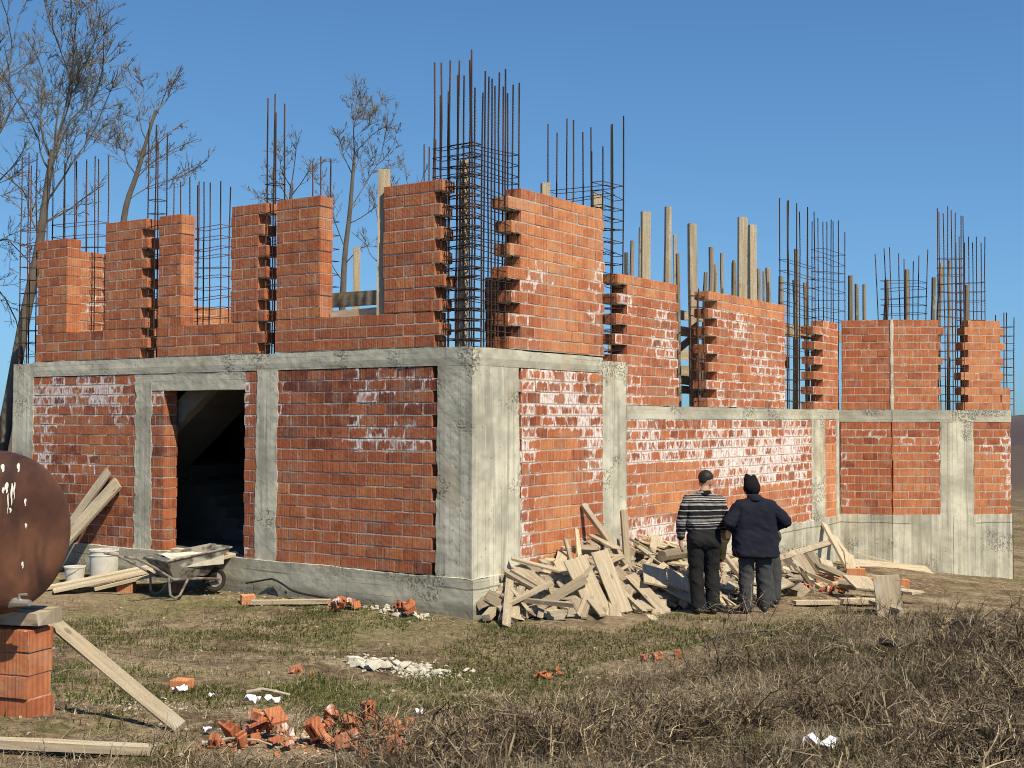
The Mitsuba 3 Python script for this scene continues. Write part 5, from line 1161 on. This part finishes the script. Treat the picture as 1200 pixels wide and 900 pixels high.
tree([(-10.37, 0.58, 1.18), (-10.19, 0.67, 2.19), (-10.03, 0.74, 3.20), (-9.85, 0.83, 4.21), (-9.75, 0.88, 4.79), (-9.69, 0.91, 5.29), (-9.60, 0.95, 6.02), (-9.54, 0.98, 6.45)],
     [[(-9.56, 0.96, 6.23), (-9.48, 1.00, 6.95), (-9.40, 1.03, 7.68), (-9.41, 0.99, 8.40), (-9.43, 0.96, 9.12)], [(-9.54, 0.98, 6.41), (-9.31, 1.10, 7.39), (-9.12, 1.20, 8.11), (-8.96, 1.30, 8.69), (-8.85, 1.35, 9.20)], [(-9.60, 0.95, 6.02), (-9.26, 1.15, 6.81), (-8.89, 1.39, 7.39), (-8.49, 1.64, 7.97)], [(-9.56, 0.96, 6.30), (-9.65, 0.88, 6.95), (-9.72, 0.81, 7.68), (-9.89, 0.67, 8.40)], [(-9.67, 0.92, 5.51), (-9.27, 1.17, 6.16), (-8.93, 1.37, 6.96), (-8.47, 1.67, 7.61)], [(-9.72, 0.90, 4.93), (-9.99, 0.69, 5.65), (-10.28, 0.48, 6.09)], [(-9.70, 0.91, 5.19), (-9.33, 1.14, 5.58), (-8.88, 1.45, 5.89)], [(-9.59, 0.95, 6.09), (-9.80, 0.79, 6.59), (-9.97, 0.65, 7.24), (-10.11, 0.53, 7.82)], [(-9.51, 0.99, 6.52), (-9.41, 1.04, 7.10), (-9.21, 1.16, 7.61), (-8.72, 1.46, 8.69)]],
     0.125, 0.04, 'tall bare tree with a dark leaning trunk at the left end of the building', 11, dens=2.3)
tree([(-13.24, 5.16, 4.81), (-13.10, 5.22, 5.71), (-13.00, 5.27, 6.44), (-12.82, 5.38, 7.07), (-12.63, 5.48, 7.80), (-12.47, 5.57, 8.43)],
     [[(-12.56, 5.52, 8.07), (-12.37, 5.62, 8.76), (-12.19, 5.73, 9.34)], [(-12.82, 5.38, 7.07), (-12.96, 5.26, 7.53), (-13.28, 5.03, 7.80), (-13.63, 4.79, 7.89)], [(-12.97, 5.29, 6.53), (-12.59, 5.53, 6.89), (-12.07, 5.89, 7.17), (-11.53, 6.25, 7.35)], [(-12.72, 5.43, 7.44), (-12.36, 5.67, 7.80), (-11.98, 5.91, 8.35)], [(-12.63, 5.48, 7.80), (-12.72, 5.40, 8.34), (-12.79, 5.33, 8.98), (-12.86, 5.27, 9.25)], [(-12.47, 5.57, 8.43), (-12.27, 5.69, 8.89), (-11.86, 5.96, 9.25)], [(-12.88, 5.34, 6.89), (-12.44, 5.62, 7.44), (-11.68, 6.13, 7.80)]],
     0.085, 0.028, 'smaller bare tree leaning to the right behind the left brick piers', 12, dens=2.6)
tree([(-11.34, 10.16, 3.33), (-11.25, 10.16, 4.94), (-11.21, 10.17, 5.75), (-11.10, 10.21, 6.75), (-11.03, 10.22, 7.56), (-10.98, 10.24, 8.17)],
     [[(-10.98, 10.24, 8.17), (-10.92, 10.26, 8.77), (-10.86, 10.29, 9.21), (-10.91, 10.24, 9.74)], [(-11.09, 10.21, 6.86), (-10.72, 10.44, 7.66), (-10.49, 10.57, 8.27), (-10.30, 10.68, 9.07)], [(-11.21, 10.16, 5.95), (-11.46, 9.95, 6.96), (-11.78, 9.71, 7.52)], [(-11.13, 10.19, 6.51), (-10.60, 10.55, 6.86), (-10.09, 10.87, 7.56)], [(-11.03, 10.22, 7.66), (-11.27, 10.03, 8.37), (-11.43, 9.91, 8.81)], [(-11.21, 10.17, 5.55), (-10.77, 10.46, 5.95), (-10.44, 10.69, 5.91)], [(-11.25, 10.16, 5.14), (-11.53, 9.95, 5.75), (-11.73, 9.78, 6.55)], [(-10.98, 10.24, 8.17), (-10.64, 10.46, 8.67), (-10.32, 10.67, 8.77)]],
     0.09, 0.03, 'bare tree standing behind the front window gap with the timber post', 13, dens=2.9)
tree([(-14.34, 11.73, 3.47), (-14.36, 11.63, 6.13), (-14.38, 11.58, 7.24), (-14.34, 11.58, 8.01)],
     [[(-14.34, 11.58, 8.01), (-14.22, 11.64, 8.68), (-14.14, 11.68, 9.19)], [(-14.38, 11.57, 7.46), (-14.70, 11.33, 8.12), (-15.10, 11.05, 8.34)], [(-14.36, 11.58, 7.68), (-14.00, 11.80, 8.23), (-13.54, 12.10, 8.79)], [(-14.38, 11.58, 7.24), (-14.78, 11.29, 7.46), (-15.25, 10.96, 7.85)], [(-14.34, 11.58, 7.90), (-14.51, 11.45, 8.46), (-14.62, 11.36, 9.01)]],
     0.09, 0.035, 'faint bare tree behind the middle rebar of the front wall', 14, dens=2.9)
tree([(-12.33, 1.06, 1.12), (-12.24, 1.05, 3.29), (-12.12, 1.06, 5.14), (-12.01, 1.10, 6.38)],
     [[(-12.08, 1.07, 5.76), (-11.68, 1.31, 6.69), (-11.50, 1.40, 7.61), (-11.41, 1.43, 8.54)], [(-12.12, 1.06, 5.14), (-11.75, 1.28, 6.07), (-11.37, 1.54, 6.53), (-11.15, 1.66, 7.15)], [(-12.01, 1.10, 6.38), (-11.80, 1.20, 7.61), (-11.53, 1.36, 8.54), (-11.35, 1.45, 9.47)], [(-12.16, 1.06, 4.52), (-11.77, 1.31, 5.14), (-11.39, 1.57, 5.07), (-11.16, 1.74, 4.53)], [(-12.19, 1.05, 4.06), (-11.84, 1.28, 4.37), (-11.53, 1.52, 3.60), (-11.39, 1.64, 2.83)], [(-12.01, 1.10, 6.38), (-11.61, 1.34, 7.30), (-11.22, 1.59, 7.85)]],
     0.15, 0.05, 'bare tree mostly outside the left edge, its branches reaching into the sky', 15)
tree([(-11.14, 12.72, 3.43), (-11.14, 12.63, 6.01), (-11.16, 12.58, 7.30)],
     [[(-11.16, 12.58, 7.30), (-11.25, 12.49, 7.94), (-11.35, 12.40, 8.69)], [(-11.14, 12.60, 6.97), (-11.51, 12.33, 7.62), (-11.62, 12.23, 8.26)], [(-11.16, 12.58, 7.19), (-10.97, 12.69, 7.84), (-10.82, 12.77, 8.27)], [(-11.13, 12.62, 6.44), (-11.37, 12.44, 6.82), (-11.72, 12.19, 7.30)]],
     0.08, 0.03, 'thin bare tree behind the brick pier left of the corner cage', 16, dens=1.7)
tree([(-13.08, 13.82, 3.29), (-13.08, 13.74, 5.58), (-13.10, 13.69, 6.72)],
     [[(-13.10, 13.69, 6.72), (-13.21, 13.59, 7.63), (-13.42, 13.41, 8.32)], [(-13.11, 13.69, 6.49), (-12.83, 13.86, 7.18), (-12.64, 13.97, 7.86)], [(-13.10, 13.72, 6.03), (-13.41, 13.48, 6.49), (-13.69, 13.28, 6.83)]],
     0.08, 0.03, 'low bare tree right behind the timber post of the front window', 17, dens=1.7)

# ------------------------------------------------------------------ ground cover
def blades(n, sampler, hmin, hmax, cols, wid, lean, seed, seg=2):
    r = np.random.default_rng(seed)
    x, y, hs, mixv = sampler(r, n)
    z = ground_z(x, y); n = len(x)
    h = r.uniform(hmin, hmax, n) * hs
    a = r.uniform(0, 2 * np.pi, n); b = r.uniform(0, 2 * np.pi, n)
    ln = np.abs(r.normal(0, lean, n)) * h
    w = wid * r.uniform(.6, 1.4, n)
    wx_, wy_ = np.cos(a) * w, np.sin(a) * w
    tip = np.stack([x + np.cos(b) * ln, y + np.sin(b) * ln, z + h / np.sqrt(1 + (ln / np.maximum(h, 1e-6)) ** 2)], 1)
    mid = np.stack([x + np.cos(b) * ln * .35, y + np.sin(b) * ln * .35, z + h * .6 / np.sqrt(1 + (ln / np.maximum(h, 1e-6)) ** 2 * .5)], 1)
    p0 = np.stack([x - wx_, y - wy_, z - .01], 1); p1 = np.stack([x + wx_, y + wy_, z - .01], 1)
    m0 = mid - np.stack([wx_, wy_, 0 * w], 1) * .7; m1 = mid + np.stack([wx_, wy_, 0 * w], 1) * .7
    V = np.stack([p0, p1, m0, m1, tip], 1).reshape(-1, 3)
    k = (np.arange(n) * 5)[:, None]
    F = np.concatenate([k + [0, 1, 3], k + [0, 3, 2], k + [2, 3, 4]], 0)
    cols = np.array(cols)
    ci = np.clip((mixv * len(cols) + r.normal(0, .8, n)).astype(int), 0, len(cols) - 1)
    C = cols[ci] * r.uniform(.75, 1.25, (n, 1))
    return tm(V, F), np.repeat(np.clip(C, 0, 1), 5, 0)

def in_view(x, y, lo=5.0, hi=26):
    d = np.stack([x - CAM[0], y - CAM[1]], 1)
    f = d @ _fw[:2] / np.hypot(*_fw[:2]); s = d @ np.array([.824, .566])
    return (f > lo) & (f < hi) & (np.abs(s) < .55 * f + .4)
def outside(x, y): return ~((x < .12) & (y > -.12)) & ~((x > -.2) & (x < 1.9) & (y > .0) & (y < 4)) & ~((x > 1.7) & (x < 3.2) & (y > 1.55) & (y < 4))
def den(x, y, sc, seed): return meshkit.fbm(np.stack([x * sc, y * sc, x * 0], 1), 3, seed)
def shards(x, y):
    u, v = (x - 3.5) * .85 + (y + 6.42) * .53, -(x - 3.5) * .53 + (y + 6.42) * .85
    return np.exp(-(u / .72) ** 4 - ((v + .12) / .52) ** 4)
def mound0(x, y): return np.clip((x * .86 + y * -.1 - 2.6) / 2.2, 0, 1)
def near_poly(r, n):
    f = 5.4 + (r.random(n) ** 1.15) * 11; s = r.uniform(-.54, .54, n) * f
    return CAM[0] + f * _fw[0] + s * .824, CAM[1] + f * _fw[1] + s * .566
def mound(x, y): return mound0(x, y) * (1 - shards(x, y))
GREEN = [(.035, .060, .012), (.055, .085, .018), (.085, .105, .030), (.12, .12, .045)]
DRY = [(.060, .046, .033), (.098, .076, .053), (.150, .119, .083), (.215, .175, .122), (.29, .24, .17), (.37, .315, .225)]
def s_green(r, n):
    x, y = near_poly(r, n)
    g = den(x, y, .55, 21) * .6 + den(x, y, 2.3, 22) * .4
    k = in_view(x, y) & outside(x, y) & (g + r.normal(0, .03, n) > .545 + .0 * mound(x, y)) & (r.random(n) > shards(x, y))
    x, y, g = x[k], y[k], g[k]
    return x, y, np.ones(len(x)), r.random(len(x))
def s_dry(r, n):
    x, y = near_poly(r, n)
    g = den(x, y, .8, 31)
    m = mound(x, y)
    bare = np.exp(-(((x - 1.6) / 1.9) ** 2 + ((y + .95) / .8) ** 2)) + np.exp(-(((x - 2.6) / 1.6) ** 2 + ((y - 1.0) / 1.2) ** 2))
    k = in_view(x, y) & outside(x, y) & (r.random(n) < (.16 + .36 * m) * np.clip((g - .25) * 3, .1, 1) * np.clip(1 - bare * 1.1, .03, 1) * (1 - shards(x, y) * .9))
    x, y, m = x[k], y[k], m[k]
    cl = np.clip((den(x, y, 3.1, 34) - .3) * 2.6, .12, 1.3)
    return x, y, (.35 + .75 * m) * cl, np.clip((den(x, y, 2.2, 33) - .5) * 2.6 + .42 + r.normal(0, .14, len(x)), 0, .999)
mG, cG = blades(205000, s_green, .02, .065, GREEN, .0045, 1.3, 51)
put('grass', mG, 'm_veg', None, 'short patchy green spring grass', 'grass', kind='stuff', color=cG)
mD, cD = blades(275000, s_dry, .04, .21, DRY, .0030, 1.5, 52)
put('dry_grass', mD, 'm_veg', None, 'dry brown grass covering the mound and the slope', 'dry grass', kind='stuff', color=cD)
# thatch lying flat
def s_flat(r, n):
    x, y = near_poly(r, n)
    k = in_view(x, y) & outside(x, y) & (r.random(n) < (.22 + .6 * mound(x, y)) * (1 - .85 * shards(x, y)))
    return x[k], y[k], np.ones(k.sum()), np.clip((den(x[k], y[k], 1.6, 35) - .5) * 2.8 + .56 + r.normal(0, .15, k.sum()), 0, .999)
mF, cF = blades(144000, s_flat, .03, .11, DRY, .0032, 4.5, 53)
put('straw', mF, 'm_veg', None, 'flattened straw lying over the soil', 'straw', kind='stuff', color=cF)

def weed(x, y, h, n, seed, spread=.25):
    """A clump of dry branching stems."""
    r = np.random.default_rng(seed); V, F, C, o_ = [], [], [], 0
    z = gz(x, y)
    W_ = .0045 if h < .8 else .018
    def st(p, d, l, w, lv):
        nonlocal o_
        m = 4; pts = [p]
        for _ in range(m - 1):
            d = d / np.linalg.norm(d) + r.normal(0, .16, 3) + np.array([0, 0, -.05 + .02 * lv])
            pts.append(pts[-1] + d / np.linalg.norm(d) * l / (m - 1))
        pts = np.array(pts)
        t = tube(pts, np.linspace(w, w * .4, m), 3, cap=False)
        V.append(t.vertices); F.append(np.array(t.faces) + o_); o_ += len(t.vertices)
        C.append(np.repeat(np.array(DRY)[[r.integers(0, 6)]] * r.uniform(.7, 1.2), len(t.vertices), 0))
        if lv < 2:
            for _ in range(r.integers(2, 5)):
                i = r.integers(1, m)
                e = d / np.linalg.norm(d) * .7 + r.normal(0, .55, 3) + np.array([0, 0, .25])
                st(pts[i], e, l * r.uniform(.3, .55), w * .6, lv + 1)
    for _ in range(n):
        a = r.uniform(0, 6.28)
        d = np.array([math.cos(a) * r.uniform(.1, .8), math.sin(a) * r.uniform(.1, .8), 1.0])
        st(np.array([x + r.normal(0, spread * .4), y + r.normal(0, spread * .4), z - .01]), d, h * r.uniform(.6, 1.2), W_, 0)
    return np.vstack(V), np.vstack(F), np.vstack(C)
_gz0 = gz
gz = lambda x, y: 0.0
PROTO = [weed(0, 0, 1.0, 5 + i % 4, 700 + i, .9) for i in range(16)]
gz = _gz0
rw = np.random.default_rng(91)
def spots_in(n, fn):
    x, y = fn(rw, n)
    m = mound(x, y)
    k = in_view(x, y) & (rw.random(n) < m ** 1.2) & (y < 3.4) & ~((x < 3.5) & (y > .6)) & (den(x, y, 1.3, 61) + rw.normal(0, .03, n) > .565 - .04 * m)
    return x[k], y[k], m[k]
_x, _y, _m = spots_in(4300, near_poly)
_h = rw.uniform(.06, .21, len(_x)) * (.5 + .5 * _m) * np.clip((den(_x, _y, 1.3, 61) - .42) * 5.0, .35, 1.4)
_bx, _by = rw.normal(0, .42, 150), rw.normal(0, .5, 150)
_x = np.concatenate([_x, 4.90 + _bx * .824 * 1.3 - _by * .566 * .75]); _y = np.concatenate([_y, -5.85 + _bx * .566 * 1.5 + _by * .824 * .75])
_h = np.concatenate([_h, rw.uniform(.14, .26, 150)])
_z = ground_z(_x, _y); Vs, Fs, Cs, of = [], [], [], 0
for i in range(len(_x)):
    v, f, c = PROTO[rw.integers(0, 16)]
    a = rw.uniform(0, 6.28); ca, sa = math.cos(a), math.sin(a); h = _h[i]; w = h * rw.uniform(1.0, 2.1)
    Vs.append(np.stack([_x[i] + (v[:, 0] * ca - v[:, 1] * sa) * w, _y[i] + (v[:, 0] * sa + v[:, 1] * ca) * w, _z[i] + v[:, 2] * h], 1))
    Fs.append(f + of); Cs.append(np.clip(c * rw.uniform(.5, 1.7) * np.array([1.0, .97, .95]), 0, 1)); of += len(v)
put('dry_weeds', tm(np.vstack(Vs), np.vstack(Fs)), 'm_veg', None, 'tangle of dry branching weed stems on the mound', 'weeds', kind='stuff', color=np.vstack(Cs))
for i, (x, y, h, n, lab) in enumerate([(3.55, -.25, .50, 16, 'dry weed bush on the rim right of the bare earth bank'), (4.25, 1.0, .42, 14, 'dry weed bush on the rim before the planks'), (5.0, 1.2, .45, 12, 'dry weed bush beside the upright brown board'), (5.35, -5.3, .26, 18, 'dry weed clump at the bottom, right of centre'), (3.85, -1.2, .30, 14, 'dry weed bush on the slope below the rim')]):
    v, f, c = weed(x, y, h, n, 900 + i, .5)
    put('dry_bush', tm(v, f), 'm_veg', None, lab, 'bush', None, color=c)
# hedge row of brush at the far left
def brush(cx, cy, rx, ry, h, n, seed):
    r = np.random.default_rng(seed); ms = []
    for _ in range(n):
        x, y = cx + r.uniform(-rx, rx), cy + r.uniform(-ry, ry); z = gz(x, y)
        p = [np.array([x, y, z - .1])]; d = np.array([r.normal(0, .3), r.normal(0, .3), 1.0])
        l = h * r.uniform(.4, 1.1)
        for _k in range(4):
            d = d + r.normal(0, .25, 3) * [1, 1, .3]; p.append(p[-1] + d / np.linalg.norm(d) * l / 4)
        ms.append(tube(p, np.linspace(.02, .005, 5), 3, cap=False))
    return cat_m(ms)
put('brushwood', brush(-16, 12, 5, 6, 2.2, 1500, 5), 'm_twig', None, 'grey brown thicket left of the building', 'thicket', kind='stuff')
# sticks in the foreground
for i, (a, b, rr, lab) in enumerate([((3.3, -.4), (3.9, .1), .022, 'dark dead branch lying on the rim below the men'), ((4.45, -6.1), (4.75, -5.75), .008, 'pale bent twig lying in the weeds at bottom centre'), ((3.1, -6.95), (3.45, -6.7), .010, 'pale twig lying before the brick shards'), ((1.45, -5.0), (1.75, -4.85), .018, 'pale stick lying above the white bag')]):
    pts = np.array([(a[0] + (b[0] - a[0]) * t + random.gauss(0, .02), a[1] + (b[1] - a[1]) * t + random.gauss(0, .02), 0) for t in np.linspace(0, 1, 6)])
    pts[:, 2] = ground_z(pts[:, 0], pts[:, 1]) + rr + .02 + .03 * np.sin(np.linspace(0, 3, 6))
    put('stick', tube(pts, np.linspace(rr, rr * .5, 6), 6), 'm_bark' if i == 0 else 'm_stone', None, lab, 'stick')
